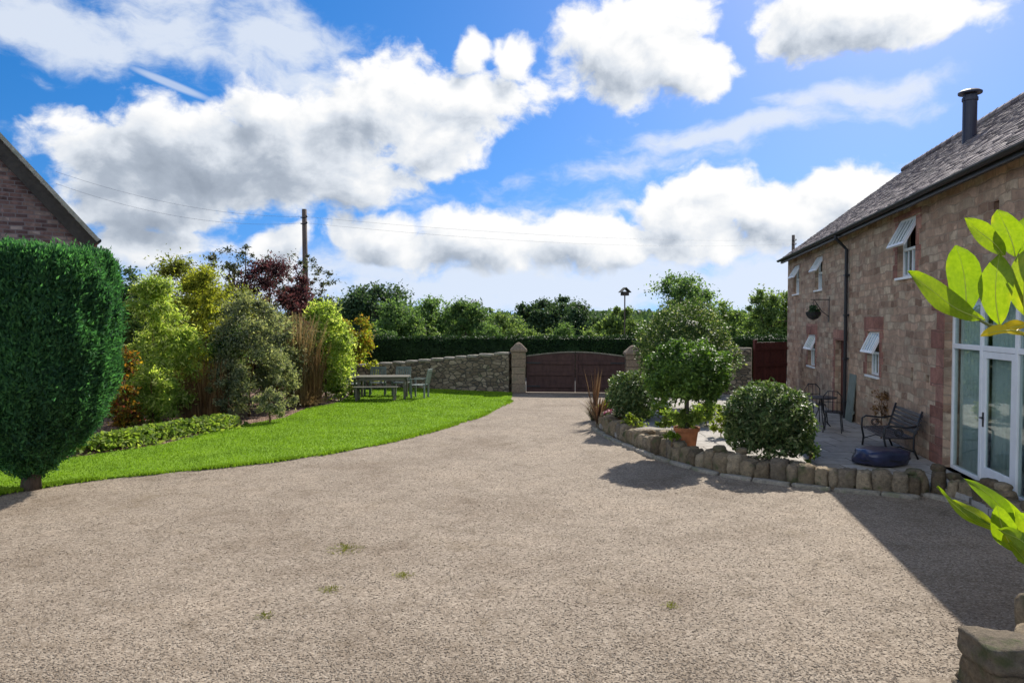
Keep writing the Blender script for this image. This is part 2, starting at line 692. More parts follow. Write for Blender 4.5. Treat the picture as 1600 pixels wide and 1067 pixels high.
D0, B0 = inst(cg, P0)
D1, _ = inst(cg, k.vmath('ADD', P0, (.016, .030, 0)))
W0, _ = inst(wg, P0)
alpha = k.smooth(D0, .08, .40)
thick = k.smooth(k.math('MULTIPLY_ADD', D0, .38, k.math('MULTIPLY', B0, .85)), .06, 1.02)
rel = k.math('MULTIPLY', k.math('SUBTRACT', D0, D1), .75)
sdot = k.vmath('DOT_PRODUCT', dirv, tuple(SUN))
gdep = k.smooth(sdot, .58, .84, .66, .22)
front = k.smooth(sdot, .22, -.4, 1.0, 2.75)  # boosts clouds away from the sun, so the unseen banks give more fill
# bright where the sun side is open, grey where the cloud is deep
lit = k.math('ADD', k.math('SUBTRACT', .97, k.math('MULTIPLY', thick, gdep)), rel, clamp=True)
g0 = 1.0 / (SKY * 2 ** EXPO)
ccol = k.ramp(lit, [(0.0, (.27, .32, .40)), (.38, (.44, .50, .59)), (.66, (.74, .79, .86)), (.9, (.96, .97, .98)), (1, (1.02, 1.02, 1.02))])
ccol = k.vmath('SCALE', ccol, scale=k.math('MULTIPLY', front, g0))
hs = k.node('ShaderNodeHueSaturation')
hs.inputs['Hue'].default_value = .492
hs.inputs['Saturation'].default_value = 1.45
hs.inputs['Value'].default_value = .70 * 2 ** (.35 - EXPO)
k.L.new(sky.outputs[0], hs.inputs['Color'])
cz = k.node('ShaderNodeCombineXYZ')
k.L.new(sx.outputs[0], cz.inputs[0])
k.L.new(sx.outputs[1], cz.inputs[1])
k.L.new(k.math('MULTIPLY_ADD', k.math('ABSOLUTE', sx.outputs[2]), .8, .16), cz.inputs[2])
k.L.new(k.vmath('NORMALIZE', cz.outputs[0]), sky.inputs[0])
skyc = k.mix(1.0, hs.outputs[0], (1.02, 1.0, 1.27), 'MULTIPLY')
# a straight vapour trail
(a0_, e0_, *_), (a1_, e1_, *_) = blob(185, 97, 1, 1), blob(345, 163, 1, 1)
mp = k.node('ShaderNodeMapping', vector_type='TEXTURE')
k.L.new(P0, mp.inputs['Vector'])
mp.inputs['Location'].default_value = ((a0_ + a1_) / 2, (e0_ + e1_) / 2, 0)
mp.inputs['Rotation'].default_value = (0, 0, math.atan2(e1_ - e0_, a1_ - a0_))
mp.inputs['Scale'].default_value = (math.hypot(a1_ - a0_, e1_ - e0_) * .56, .0062, 1)
trail = k.math('MULTIPLY', k.smooth(k.vmath('LENGTH', mp.outputs[0]), 1.0, .35), .55)
wa = k.math('MAXIMUM', k.math('MULTIPLY', k.smooth(W0, .0, .8), .86), trail)
wcol = k.mix(1.0, (.80, .86, .95), (g0, g0, g0), 'MULTIPLY')
c1 = k.mix(wa, skyc, wcol)
c2 = k.mix(alpha, c1, ccol)
bg = k.node('ShaderNodeBackground')
bg.inputs['Strength'].default_value = SKY
k.L.new(c2, bg.inputs[0])
wo = k.node('ShaderNodeOutputWorld')
k.L.new(bg.outputs[0], wo.inputs[0])
wd.cycles.sampling_method = 'MANUAL'
wd.cycles.sample_map_resolution = 512
sc.cycles.use_adaptive_sampling = True
sc.cycles.adaptive_threshold = .015
sc.cycles.use_denoising = True
sc.cycles.max_bounces = 8
sc.cycles.transparent_max_bounces = 12
sc.cycles.sample_clamp_indirect = 6

# ------------------------------------------------------------------ materials
M = {}
M['bark'] = bark_mat('bark', (.10, .075, .055))
M['bark_grey'] = bark_mat('grey_bark', (.14, .125, .105))
M['stem'] = bark_mat('brown_stem', (.16, .095, .05))
M['yew'] = leaf_mat('yew_needles', [(0.037, 0.101, 0.054), (0.053, 0.146, 0.071), (0.073, 0.193, 0.083), (0.101, 0.247, 0.091)], 0.50, .6, (1.1, 1.35, .7), .15)
M['hedge'] = leaf_mat('hedge_leaves', [(0.014, 0.032, 0.014), (0.022, 0.050, 0.018), (0.035, 0.080, 0.020)], .2, .55)
M['dark_tree'] = leaf_mat('dark_tree_leaves', [(0.036, 0.070, 0.045), (0.059, 0.099, 0.053), (0.082, 0.132, 0.067)], 0.35, .55)
M['mid_tree'] = leaf_mat('mid_tree_leaves', [(0.066, 0.124, 0.060), (0.111, 0.188, 0.076), (0.168, 0.259, 0.100)], 0.50, .5)
M['light_tree'] = leaf_mat('light_tree_leaves', [(0.085, 0.140, 0.060), (0.137, 0.205, 0.075), (0.204, 0.280, 0.104)], 0.50, .5)
M['olive_tree'] = leaf_mat('olive_leaves', [(0.124, 0.146, 0.036), (0.179, 0.202, 0.046), (0.247, 0.282, 0.067)], 0.50, .5)
M['yellow_green'] = leaf_mat('yellow_green_leaves', [(0.181, 0.211, 0.036), (0.284, 0.317, 0.048), (0.412, 0.401, 0.072)], 0.55, .45)
M['bright_shrub'] = leaf_mat('bright_shrub_leaves', [(0.174, 0.246, 0.057), (0.254, 0.360, 0.080), (0.369, 0.473, 0.112), (0.532, 0.568, 0.247)], 0.58)
M['gray_shrub'] = leaf_mat('grey_green_leaves', [(0.121, 0.151, 0.094), (0.203, 0.233, 0.152), (0.346, 0.354, 0.246)], 0.50)
M['purple'] = leaf_mat('purple_leaves', [(0.047, 0.031, 0.031), (0.087, 0.047, 0.047), (0.135, 0.075, 0.063)], 0.50, .45, (1.3, .8, 1.0))
M['airy'] = leaf_mat('airy_leaves', [(0.058, 0.072, 0.050), (0.101, 0.108, 0.072)], .35, .5)
M['orange'] = leaf_mat('orange_leaves', [(.11, .14, .03), (.32, .13, .02), (.48, .33, .03), (.14, .17, .03), (.30, .06, .035), (.09, .12, .025)], .5, .5, (1.2, 1.1, .8))
M['autumn'] = leaf_mat('autumn_tinted_leaves', [(0.159, 0.225, 0.026), (0.265, 0.305, 0.033), (0.370, 0.317, 0.046), (0.370, 0.198, 0.053)], 0.50)
M['bay'] = leaf_mat('bay_leaves', [(0.051, 0.095, 0.026), (0.076, 0.138, 0.032), (0.116, 0.199, 0.043), (0.168, 0.259, 0.057)], 0.35, .5, (1.25, 1.5, .6), .25)
M['rhodo'] = leaf_mat('rhododendron_leaves', [(0.053, 0.090, 0.032), (0.081, 0.132, 0.045), (0.123, 0.186, 0.062), (0.228, 0.256, 0.118)], 0.32, .5, (1.2, 1.4, .7), .25)
M['variegated'] = leaf_mat('variegated_leaves', [(0.059, 0.100, 0.031), (0.090, 0.145, 0.043), (0.147, 0.209, 0.061), (0.471, 0.451, 0.229)], 0.35, .5, (1.2, 1.4, .7), .25, [.2, .5, .82, .97])
M['lime'] = leaf_mat('lime_leaves', [(.12, .2, .02), (.18, .27, .03), (.24, .33, .05)], .45, .45)
M['low_green'] = leaf_mat('low_plant_leaves', [(0.119, 0.193, 0.040), (0.186, 0.276, 0.055), (0.287, 0.359, 0.095)], 0.50)
M['straw'] = leaf_mat('straw_stems', [(0.206, 0.131, 0.056), (0.299, 0.206, 0.093), (0.374, 0.281, 0.150)], 0.40, .6, (1.1, 1, .9))
M['straw_green'] = leaf_mat('grass_plumes', [(0.150, 0.140, 0.065), (0.224, 0.196, 0.103), (0.281, 0.252, 0.159), (0.112, 0.131, 0.056)], 0.45, .6, (1.1, 1.05, .9))
M['brown_cane'] = leaf_mat('brown_canes', [(0.144, 0.078, 0.036), (0.228, 0.132, 0.060), (0.300, 0.192, 0.096)], 0.25, .6, (1.1, 1, .9))
M['bronze'] = leaf_mat('bronze_leaves', [(0.075, 0.043, 0.028), (0.128, 0.076, 0.048), (0.180, 0.128, 0.076)], .3, .5, (1.2, 1, .8))
M['petal_pink'] = leaf_mat('pink_petals', [(.45, .12, .2), (.55, .25, .3)], .3, .5, (1, 1, 1))
M['petal_cream'] = leaf_mat('cream_petals', [(.62, .55, .3), (.7, .66, .5)], .3, .5, (1, 1, 1))
M['petal_white'] = leaf_mat('white_petals', [(.62, .64, .62), (.7, .72, .72)], .3, .5, (1, 1, 1))
M['grass'] = leaf_mat('lawn_grass', [(.14, .235, .018), (.19, .30, .024), (.24, .355, .034)], .4, .6, (1.15, 1.3, .7), .1)
M['weed'] = leaf_mat('weed_leaves', [(.16, .17, .03), (.22, .22, .05)], .35, .5)

# ground, drive, beds
m, nt = new_mat('field_grass')
k = NT(nt)
co = coords(k)
k.out(k.principled(k.ramp(k.noise(co, .15, 6, .7), [(.3, (.03, .05, .015)), (.7, (.055, .085, .022))]), .9, .1))
M['field'] = m

m, nt = new_mat('gravel_bed')
k = NT(nt)
co = coords(k)
vo = k.node('ShaderNodeTexVoronoi')
k.L.new(k.vmath('ADD', co, k.vmath('SCALE', k.noise(co, 30, 2, out=1), scale=.012)), vo.inputs[0])
vo.inputs['Scale'].default_value = 58
vo2 = k.node('ShaderNodeTexVoronoi')
k.L.new(co, vo2.inputs[0])
vo2.inputs['Scale'].default_value = 19
sp = k.node('ShaderNodeSeparateColor')
k.L.new(vo.outputs['Color'], sp.inputs[0])
col = k.ramp(sp.outputs[0], [(.0, (0.146, 0.112, 0.080)), (.25, (0.199, 0.159, 0.117)), (.5, (0.241, 0.194, 0.144)), (.75, (0.276, 0.225, 0.169)), (1, (0.353, 0.293, 0.226))])
big = k.noise(co, .55, 6, .62)
mid = k.noise(co, 2.8, 5, .7)
col = k.mix(.75, col, k.ramp(big, [(.3, (.68, .63, .58)), (.5, (1, 1, 1)), (.72, (1.2, 1.18, 1.16))]), 'MULTIPLY')
col = k.mix(.8, col, k.ramp(mid, [(.28, (.7, .66, .6)), (.5, (1, 1, 1)), (.75, (1.15, 1.14, 1.12))]), 'MULTIPLY')
dirt = k.smooth(k.noise(co, .8, 8, .72), .55, .72)
col = k.mix(k.math('MULTIPLY', dirt, .55), col, (.185, .14, .088))
h = k.math('ADD', k.math('MULTIPLY', vo.outputs['Distance'], -1.0), k.math('MULTIPLY', vo2.outputs['Distance'], -.5))
k.out(k.principled(col, .9, .2, k.bump(h, .22, .018)))
M['gravel'] = m
m, nt = new_mat('gravel_stones')
k = NT(nt)
co = coords(k)
geo = k.node('ShaderNodeNewGeometry')
col = k.ramp(geo.outputs['Random Per Island'], [(.1, (0.160, 0.123, 0.088)), (.3, (0.217, 0.174, 0.128)), (.5, (0.252, 0.202, 0.151)), (.7, (0.283, 0.232, 0.175)), (.92, (0.389, 0.327, 0.253))])
col = k.mix(.8, col, k.ramp(k.noise(co, .55, 6, .62), [(.3, (.74, .70, .66)), (.5, (1, 1, 1)), (.72, (1.18, 1.16, 1.14))]), 'MULTIPLY')
col = k.mix(k.math('MULTIPLY', k.smooth(k.noise(co, .8, 8, .72), .55, .72), .5), col, (.19, .145, .092))
k.out(k.principled(col, .9, .2))
M['pebble'] = m

m, nt = new_mat('lawn_turf')
k = NT(nt)
co = coords(k)
col = k.ramp(k.noise(co, 40, 4, .7), [(.3, (.125, .23, .016)), (.7, (.2, .345, .026))])
col = k.mix(.7, col, k.ramp(k.noise(co, .9, 5, .65), [(.3, (.75, .82, .7)), (.7, (1.2, 1.1, 1.1))]), 'MULTIPLY')
k.out(k.principled(col, .85, .1, k.bump(k.noise(co, 90, 3), .6, .03)))
M['turf'] = m

m, nt = new_mat('bark_mulch')
k = NT(nt)
co = coords(k)
vo = k.node('ShaderNodeTexVoronoi')
k.L.new(co, vo.inputs[0])
vo.inputs['Scale'].default_value = 26
sp = k.node('ShaderNodeSeparateColor')
k.L.new(vo.outputs['Color'], sp.inputs[0])
col = k.ramp(sp.outputs[0], [(0, (.06, .035, .022)), (.5, (.17, .10, .07)), (1, (.36, .25, .19))])
k.out(k.principled(col, .9, .15, k.bump(vo.outputs['Distance'], .8, .04)))
M['mulch'] = m

m, nt = new_mat('paving')
k = NT(nt)
co = coords(k)
b = k.node('ShaderNodeTexBrick')
k.L.new(co, b.inputs[0])
b.inputs['Scale'].default_value = 1
b.inputs['Brick Width'].default_value = .75
b.inputs['Row Height'].default_value = .6
b.inputs['Mortar Size'].default_value = .012
b.inputs['Color1'].default_value = (.30, .275, .245, 1)
b.inputs['Color2'].default_value = (.40, .37, .335, 1)
b.inputs['Mortar'].default_value = (.12, .11, .09, 1)
n1 = k.noise(co, 5, 7, .7)
col = k.mix(.8, b.outputs['Color'], k.ramp(n1, [(.3, (.65, .65, .64)), (.7, (1.2, 1.2, 1.18))]), 'MULTIPLY')
k.out(k.principled(col, .85, .25, k.bump(k.math('SUBTRACT', n1, b.outputs['Fac']), .4, .02)))
M['paving'] = m
M['asphalt'] = paint('lane_asphalt', (.09, .088, .085), .9, .2, .15, 5)

M['barn_stone'] = block_wall('barn_sandstone',
    [(0.284, 0.189, 0.133), (0.377, 0.267, 0.194), (0.421, 0.304, 0.219), (0.441, 0.308, 0.224), (0.431, 0.345, 0.254), (0.480, 0.386, 0.284)],
    [.05, .22, .45, .6, .78, .95], .36, .15, (0.363, 0.271, 0.194), .011, .9, .18)
M['red_stone'] = block_wall('red_sandstone', [(.25, .12, .092), (.31, .155, .12), (.36, .2, .155)], [.1, .5, .9], .9, .3, (.15, .1, .08), .006, .6, .1)
M['tile'] = stone_mat('roof_tiles', [(0.141, 0.115, 0.124), (0.192, 0.158, 0.167), (0.244, 0.203, 0.212), (0.311, 0.266, 0.270)], 4, (0.237, 0.206, 0.184), .12)
M['house_brick'] = block_wall('house_brick', [(.12, .075, .075), (.19, .115, .11), (.26, .17, .155), (.33, .26, .24)], [.1, .4, .75, .97], .27, .105, (.2, .165, .165), .014, .6, .03)
M['rubble'] = rubble('rubble_wall', [(.14, .112, .08), (.2, .163, .118), (.26, .215, .155), (.32, .27, .2)], (4.2, 4.2, 8.0), (.07, .065, .055), .8, (.1, .11, .06))
M['coping'] = stone_mat('coping_stone', [(.28, .26, .22), (.34, .31, .27)], 4, (.2, .2, .13))
M['post_stone'] = stone_mat('gate_post_stone', [(.26, .20, .15), (.3, .235, .175)], 4, (.2, .18, .12))
M['edging'] = stone_mat('edging_stones', [(.15, .115, .078), (.24, .188, .125), (.3, .24, .165), (.2, .165, .125), (.37, .3, .21)], 5, (.1, .105, .05), 1.0)
M['white'] = paint('white_paint', (.78, .79, .8), .4, .4, .04, 5)
M['black'] = paint('black_iron', (.018, .018, .02), .45, .4, .1)
M['flue'] = paint('flue_metal', (.022, .025, .045), .45, .4, .1)
M['gate_wood'] = wood('stained_gate_wood', (.068, .036, .031), .7, 1, (1, 1, .3))
M['door_wood'] = wood('red_door_wood', (.085, .025, .02), .6, 1, (1, 1, .2))
M['gray_wood'] = wood('weathered_teak', (.14, .13, .10), .85, 1, (.4, 1, 1))
M['lich_wood'] = wood('grey_green_wood', (.16, .19, .17), .85, 1, (1, 1, .4))
M['pole'] = wood('pole_wood', (.11, .085, .07), .85, 1, (1, 1, .1))
M['dark_wood'] = wood('dark_bargeboard', (.06, .05, .042), .8, 1, (1, 1, 1))
M['bench_slat'] = wood('dark_bench_slats', (.055, .05, .055), .38, 1, (.3, 1, 1), .2)
M['terracotta'] = paint('terracotta', (0.336, 0.128, 0.054), .8, .2, .2, 7, bump=.3)
M['tarp'] = paint('navy_cover', (.03, .034, .075), .28, .5, .2, 4, bump=.2)
M['curtain'] = paint('pale_curtain', (.72, .76, .74), .9, .1, .06, 3)
M['dark_room'] = paint('room_wall', (.4, .38, .34), .9, .1)
M['wire'] = paint('wire', (.4, .42, .45), .6, .2)

m, nt = new_mat('window_glass')
k = NT(nt)
lw = k.node('ShaderNodeLayerWeight')
lw.inputs['Blend'].default_value = .5
gl = k.node('ShaderNodeBsdfGlossy')
gl.inputs['Roughness'].default_value = .015
gl.inputs['Color'].default_value = (.9, .95, .95, 1)
tr = k.node('ShaderNodeBsdfTransparent')
tr.inputs[0].default_value = (.82, .88, .86, 1)
mx = k.node('ShaderNodeMixShader')
k.L.new(k.math('MULTIPLY_ADD', k.math('POWER', lw.outputs['Facing'], 4.0), .8, .05, clamp=True), mx.inputs[0])
k.L.new(tr.outputs[0], mx.inputs[1])
k.L.new(gl.outputs[0], mx.inputs[2])
k.out(mx.outputs[0])
M['glass'] = m

m, nt = new_mat('cherry_laurel_leaf')
k = NT(nt)
geo = k.node('ShaderNodeNewGeometry')
n1 = k.noise(coords(k), 130, 6, .7)
n2 = k.noise(coords(k), 9, 3, .5)
c = k.ramp(geo.outputs['Random Per Island'], [(.0, (.12, .205, .010)), (.5, (.165, .25, .012)), (1, (.22, .285, .016))])
c = k.mix(.7, c, k.ramp(n1, [(.3, (.6, .68, .5)), (.7, (1.3, 1.2, 1.4))]), 'MULTIPLY')
c = k.mix(k.smooth(n2, .58, .75), c, (.45, .42, .03))
p = k.principled(c, .35, .45, k.bump(n1, .25, .004))
t = k.node('ShaderNodeBsdfTranslucent')
k.L.new(k.mix(1.0, c, (1.4, 1.4, .5), 'MULTIPLY'), t.inputs[0])
mx = k.node('ShaderNodeMixShader')
mx.inputs[0].default_value = .62
k.L.new(p, mx.inputs[1])
k.L.new(t.outputs[0], mx.inputs[2])
k.out(mx.outputs[0])
M['laurel'] = m
M['yellow_leaf'] = leaf_mat('yellowed_leaf', [(.55, .42, .02), (.6, .5, .03)], .5, .4, (1.2, 1.1, .5))
M['laurel_stem'] = paint('green_stem', (.12, .14, .04), .5, .3)
M['leaf_vein'] = paint('leaf_vein', (.42, .46, .10), .5, .3)
M['lit_leaf'] = leaf_mat('light_herb_leaves', [(.13, .18, .03), (.19, .25, .04), (.25, .3, .06)], .45)
M['pale_verge'] = stone_mat('pale_verge', [(.38, .35, .29), (.44, .41, .35)], 4, (.3, .29, .22), .4)

# ------------------------------------------------------------------ the ground
def poly_obj(name, pts, z, mat, kind='structure', label=None, cat=None, thick=0.0):
    mb = MB()
    P = [Vector((p[0], p[1], 0)) for p in pts]
    area = sum(P[i].x * P[(i + 1) % len(P)].y - P[(i + 1) % len(P)].x * P[i].y for i in range(len(P)))
    if area < 0: P.reverse()
    mb.face([(p.x, p.y, z) for p in P])
    if thick:
        for i in range(len(P)):
            a, b = P[i], P[(i + 1) % len(P)]
            mb.face([(a.x, a.y, z), (a.x, a.y, z - thick), (b.x, b.y, z - thick), (b.x, b.y, z)])
    o = mb.build(name, mat)
    return tag(o, label, cat, None, kind), P


def inside(P, pts):
    """which rows of P (n,2) lie in the polygon pts"""
    x, y = P[:, 0], P[:, 1]
    r = np.zeros(len(P), bool)
    n = len(pts)
    for i in range(n):
        a, b = pts[i], pts[(i + 1) % n]
        c = ((a[1] > y) != (b[1] > y)) & (x < (b[0] - a[0]) * (y - a[1]) / ((b[1] - a[1]) or 1e-9) + a[0])
        r ^= c
    return r


def curve_pts(pts, n=6):
    """a smooth line through the points"""
    P = [Vector(p) for p in pts]
    out = []
    for i in range(len(P) - 1):
        a, b, c, d = P[max(i - 1, 0)], P[i], P[i + 1], P[min(i + 2, len(P) - 1)]
        for j in range(n):
            t = j / n
            out.append(.5 * ((2 * b) + (c - a) * t + (2 * a - 5 * b + 4 * c - d) * t * t + (3 * b - a - 3 * c + d) * t ** 3))
    out.append(P[-1])
    return out


# terrain: level round the yard, falling away behind, hills far off
xs = np.concatenate([np.linspace(-900, -60, 22), np.linspace(-50, 50, 26), np.linspace(60, 900, 22)])
ys = np.concatenate([np.linspace(-60, 34, 12), np.linspace(40, 150, 23), np.linspace(170, 1500, 36)])
X, Y = np.meshgrid(xs, ys)


def ground_z(x, y):
    x, y = np.asarray(x, float), np.asarray(y, float)
    t = np.clip((y - 36) / 90, 0, 1)
    z = -.06 - 2.2 * t * t * (3 - 2 * t)
    s = np.clip((y - 180) / 700, 0, 1)
    return z + s * s * (3 - 2 * s) * (9 + 4 * np.sin(x / 140 + .6) + 3 * np.sin(x / 51))


Z = ground_z(X, Y)
nx, ny = len(xs), len(ys)
V = np.stack([X.ravel(), Y.ravel(), Z.ravel()], 1)
I = np.arange(nx * ny).reshape(ny, nx)
F = np.stack([I[:-1, :-1], I[:-1, 1:], I[1:, 1:], I[1:, :-1]], -1).reshape(-1, 4)
o = fast_mesh('ground', V, F, M['field'], smooth=True)
tag(o, kind='structure')

o, _ = poly_obj('driveway', [(-16, -6), (14, -6), (14, 26), (4.6, 26.9), (.2, 26.9), (-2, 27.4), (-16, 27)], 0.0, M['gravel'])
o, _ = poly_obj('lane', [(-16, 29.6), (.3, 26.9), (4.6, 26.9), (13, 26), (14, 33.2), (-16, 33.2)], -.006, M['asphalt'])

# lawn
front = curve_pts([G(x, y) for x, y in [(-260, 830), (-60, 786), (0, 772), (60, 762), (130, 752), (300, 735), (420, 722), (520, 708), (620, 688), (700, 667), (760, 647), (797, 627)]], 5)
back = [G(x, y) for x, y in [(800, 614), (720, 611), (650, 606), (560, 610), (530, 630), (480, 639), (445, 654), (400, 662), (340, 674), (250, 697), (120, 716), (0, 724), (-260, 740)]]
rj = random.Random(3)
lawn_pts = [(p.x + rj.uniform(-.04, .04), p.y + rj.uniform(-.04, .04)) for p in front] + [(p.x, p.y) for p in back]
o, LP = poly_obj('lawn', lawn_pts, .03, M['turf'], thick=.04)
lawn_xy = [(p.x, p.y) for p in LP]
bed = [(p.x, p.y) for p in back[4:]] + [(-24, 14), (-24, 31), (-7.3, 31), (-7.2, 27.5)]
o, _ = poly_obj('flower_bed', bed, .022, M['mulch'])

n = 330000
P = np.stack([RNG.uniform(-14, .5, n), RNG.uniform(10, 29, n)], 1)
fr_ = np.array([(p.x, p.y) for p in front])
j_ = RNG.integers(0, len(fr_) - 1, 26000)
edge = fr_[j_] + (fr_[j_ + 1] - fr_[j_]) * RNG.random((26000, 1)) + RNG.normal(0, .05, (26000, 2))
keep = inside(P, lawn_xy) & (np.abs(P[:, 0]) < P[:, 1] * .74 + .5)
P = P[keep]
P = P[RNG.random(len(P)) < np.clip(16 / P[:, 1], .3, 1)]
edge = edge[np.sin(edge[:, 0] * 2.3) + np.sin(edge[:, 0] * 7.1 + 1) + RNG.normal(0, .8, len(edge)) > -.2]
P = np.concatenate([P, edge])
n = len(P)
B = np.concatenate([P, np.full((n, 1), .012)], 1)
a = RNG.uniform(0, 6.28, n)
hgt = RNG.uniform(.03, .055, n)
wd_ = .004 + .0007 * P[:, 1]
sd = np.stack([np.cos(a), np.sin(a), 0 * a], 1) * wd_[:, None]
tip = B + np.stack([RNG.normal(0, .014, n), RNG.normal(0, .014, n), hgt], 1)
V = np.stack([B - sd, B + sd, tip], 1).reshape(-1, 3)
o = fast_mesh('grass', V, np.arange(3 * n).reshape(-1, 3), M['grass'])
tag(o, 'short bright green grass of the mown lawn', 'grass', kind='stuff')

# ------------------------------------------------------------------ patio and its edging wall
wall_px = [(931, 656), (934, 668), (960, 685), (1000, 702), (1040, 717), (1080, 729), (1130, 741), (1180, 749), (1240, 757), (1300, 764), (1380, 771), (1430, 776)]
wall_line = curve_pts([G(x, y) for x, y in wall_px] + [Vector((6.28, 10.72, 0)), Vector((6.42, 10.3, 0)), Vector((6.3, 9.6, 0)), Vector((6.1, 8.6, 0))], 8)
patio_pts = [(p.x, p.y + .22) for p in wall_line] + [(8.2, 9.5), (10.2, 25.5), (4.4, 25.2), (3.2, 21.5)]
o, PP = poly_obj('patio', patio_pts, .12, M['paving'], thick=.1)
patio_xy = [(p.x, p.y) for p in PP]

root = thing('edging_wall', wall_line[60], 'low curved dry stone edging wall between the gravel drive and the raised patio', 'wall')
mb, kb = MB(), MB()
L = [0]
for i in range(1, len(wall_line)): L.append(L[-1] + (wall_line[i] - wall_line[i - 1]).length)


def along(s):
    for i in range(1, len(L)):
        if L[i] >= s:
            t = (s - L[i - 1]) / max(L[i] - L[i - 1], 1e-6)
            d = (wall_line[i] - wall_line[i - 1]).normalized()
            return wall_line[i - 1].lerp(wall_line[i], t), d
    return wall_line[-1], (wall_line[-1] - wall_line[-2]).normalized()


s, i = .05, 0
rs = random.Random(5)
off = Vector(root.location)
while s < L[-1]:
    w = rs.uniform(.14, .31)
    p, d = along(s + w / 2)
    nrm = Vector((-d.y, d.x, 0))
    if nrm.x + nrm.y < 0: nrm = -nrm
    hh = rs.uniform(.27, .38)
    dp = rs.uniform(.28, .38)
    c = p + nrm * (.17 + rs.uniform(-.03, .03))
    mb.rock((c.x - off.x, c.y - off.y, hh / 2 - .02), w * 1.05, dp * 1.05, hh * 1.05, math.atan2(d.y, d.x) + rs.uniform(-.1, .1), i, .13, .8)
    if rs.random() < .3:
        mb.rock((c.x - off.x + rs.uniform(-.1, .1), c.y - off.y + .06, hh + .02), rs.uniform(.14, .24), .2, .11, rs.uniform(0, 3), i + 400, .12, .6)
    s += w + rs.uniform(-.01, .01)
    i += 1
mb.build('stone_course', M['edging'], root, smooth=True)
s = 1.6
while s < L[-1]:
    w = rs.uniform(.5, .8)
    p, d = along(s + w / 2)
    nrm = Vector((-d.y, d.x, 0))
    if nrm.x + nrm.y < 0: nrm = -nrm
    c = p - nrm * .13
    kb.rock((c.x - off.x, c.y - off.y, .015), w, .13, .09, math.atan2(d.y, d.x), i, .05, .85)
    s += w + .015
    i += 1
kb.build('kerb_strip', M['coping'], root, smooth=True, )

# loose gravel near the terrace
n = 100000
yy = 5.0 + 19 * RNG.random(n) ** 2.1
xx = (RNG.random(n) * 2 - 1) * (yy * .72 + .3)
P = np.stack([xx, yy], 1)
keep = ~inside(P, lawn_xy) & ~inside(P, patio_xy) & ~((P[:, 0] > 2.8) & (P[:, 1] < 5.3))
P = P[keep]
n = len(P)
sz = RNG.uniform(.004, .0095, n) * (1 + .25 * (RNG.random(n) > .93))
oct_ = np.array([(1, 0, 0), (0, 1, 0), (-1, 0, 0), (0, -1, 0), (0, 0, .42), (0, 0, -.6)], float)
V = oct_[None] * (1 + RNG.normal(0, .22, (n, 6, 1)))
a = RNG.uniform(0, 6.28, n)
el_ = RNG.uniform(.8, 1.5, n)
V[:, :, 0] *= el_[:, None]
ca, sa = np.cos(a)[:, None], np.sin(a)[:, None]
V = np.stack([V[:, :, 0] * ca - V[:, :, 1] * sa, V[:, :, 0] * sa + V[:, :, 1] * ca, V[:, :, 2]], -1)
V = V * sz[:, None, None] + np.stack([P[:, 0], P[:, 1], sz * .2], 1)[:, None, :]
of = np.array([(0, 1, 4), (1, 2, 4), (2, 3, 4), (3, 0, 4), (1, 0, 5), (2, 1, 5), (3, 2, 5), (0, 3, 5)])
F = (of[None] + (np.arange(n) * 6)[:, None, None]).reshape(-1, 3)
o = fast_mesh('gravel', V.reshape(-1, 3), F, M['pebble'])
tag(o, 'loose pale brown gravel chippings covering the drive', 'gravel', kind='stuff')

# ------------------------------------------------------------------ stone barn on the right
BAX, BAY = .19206, .98138
BA = math.atan2(BAY, BAX)
barn = thing('stone_barn', (7.28, 12.4, 0), 'long converted sandstone barn with white windows and a mottled tiled roof', 'barn', rz=BA)
U0, U1, EH, DEP = -7.6, 15.1, 5.0, 8.0
SL = .74


def holes_wall(mb, u0, u1, z0, z1, holes, depth):
    us = sorted({u0, u1, *[h[0] for h in holes], *[h[1] for h in holes]})
    zs = sorted({z0, z1, *[h[2] for h in holes], *[h[3] for h in holes]})
    for i in range(len(us) - 1):
        for j in range(len(zs) - 1):
            cu, cz = (us[i] + us[i + 1]) / 2, (zs[j] + zs[j + 1]) / 2
            if any(h[0] < cu < h[1] and h[2] < cz < h[3] for h in holes): continue
            mb.face([(us[i], 0, zs[j]), (us[i], 0, zs[j + 1]), (us[i + 1], 0, zs[j + 1]), (us[i + 1], 0, zs[j])])
    for a, b, c, d in holes:
        e = -depth
        mb.face([(a, 0, c), (a, e, c), (a, e, d), (a, 0, d)])
        mb.face([(b, 0, c), (b, 0, d), (b, e, d), (b, e, c)])
        mb.face([(a, 0, d), (a, e, d), (b, e, d), (b, 0, d)])
        mb.face([(a, 0, c), (b, 0, c), (b, e, c), (a, e, c)])


WIN = [  # u0, u1, z0, z1, sash height, opening angle
    (1.45, 2.50, 3.44, 4.58, .56, 27), (3.64, 4.58, 1.36, 2.34, .46, 25), (10.2, 11.3, 1.17, 2.15, .45, 25), (9.35, 10.35, 3.5, 4.5, .46, 30), (12.9, 13.95, 3.5, 4.5, .46, 30)]
DOOR = (6.6, 7.65, .12, 2.06)
FRENCH = (-3.35, -.02, .12, 2.95)
SLITS = [(13.4, 13.52, 2.5, 3.1), (-1.95, -1.78, 4.0, 4.3), (1.5, 1.62, 1.44, 1.7), (.66, .8, 1.48, 1.62)]
mb = MB()
holes_wall(mb, U0, U1, -.1, EH, [w[:4] for w in WIN] + [DOOR, FRENCH] + SLITS, .24)
RH = EH + SL * DEP / 2
for u, fl in ((U1, 1), (U0, -1)):
    pts = [(u, 0, -.1), (u, -DEP, -.1), (u, -DEP, EH), (u, -DEP / 2, RH), (u, 0, EH)]
    mb.face(pts if fl < 0 else pts[::-1])
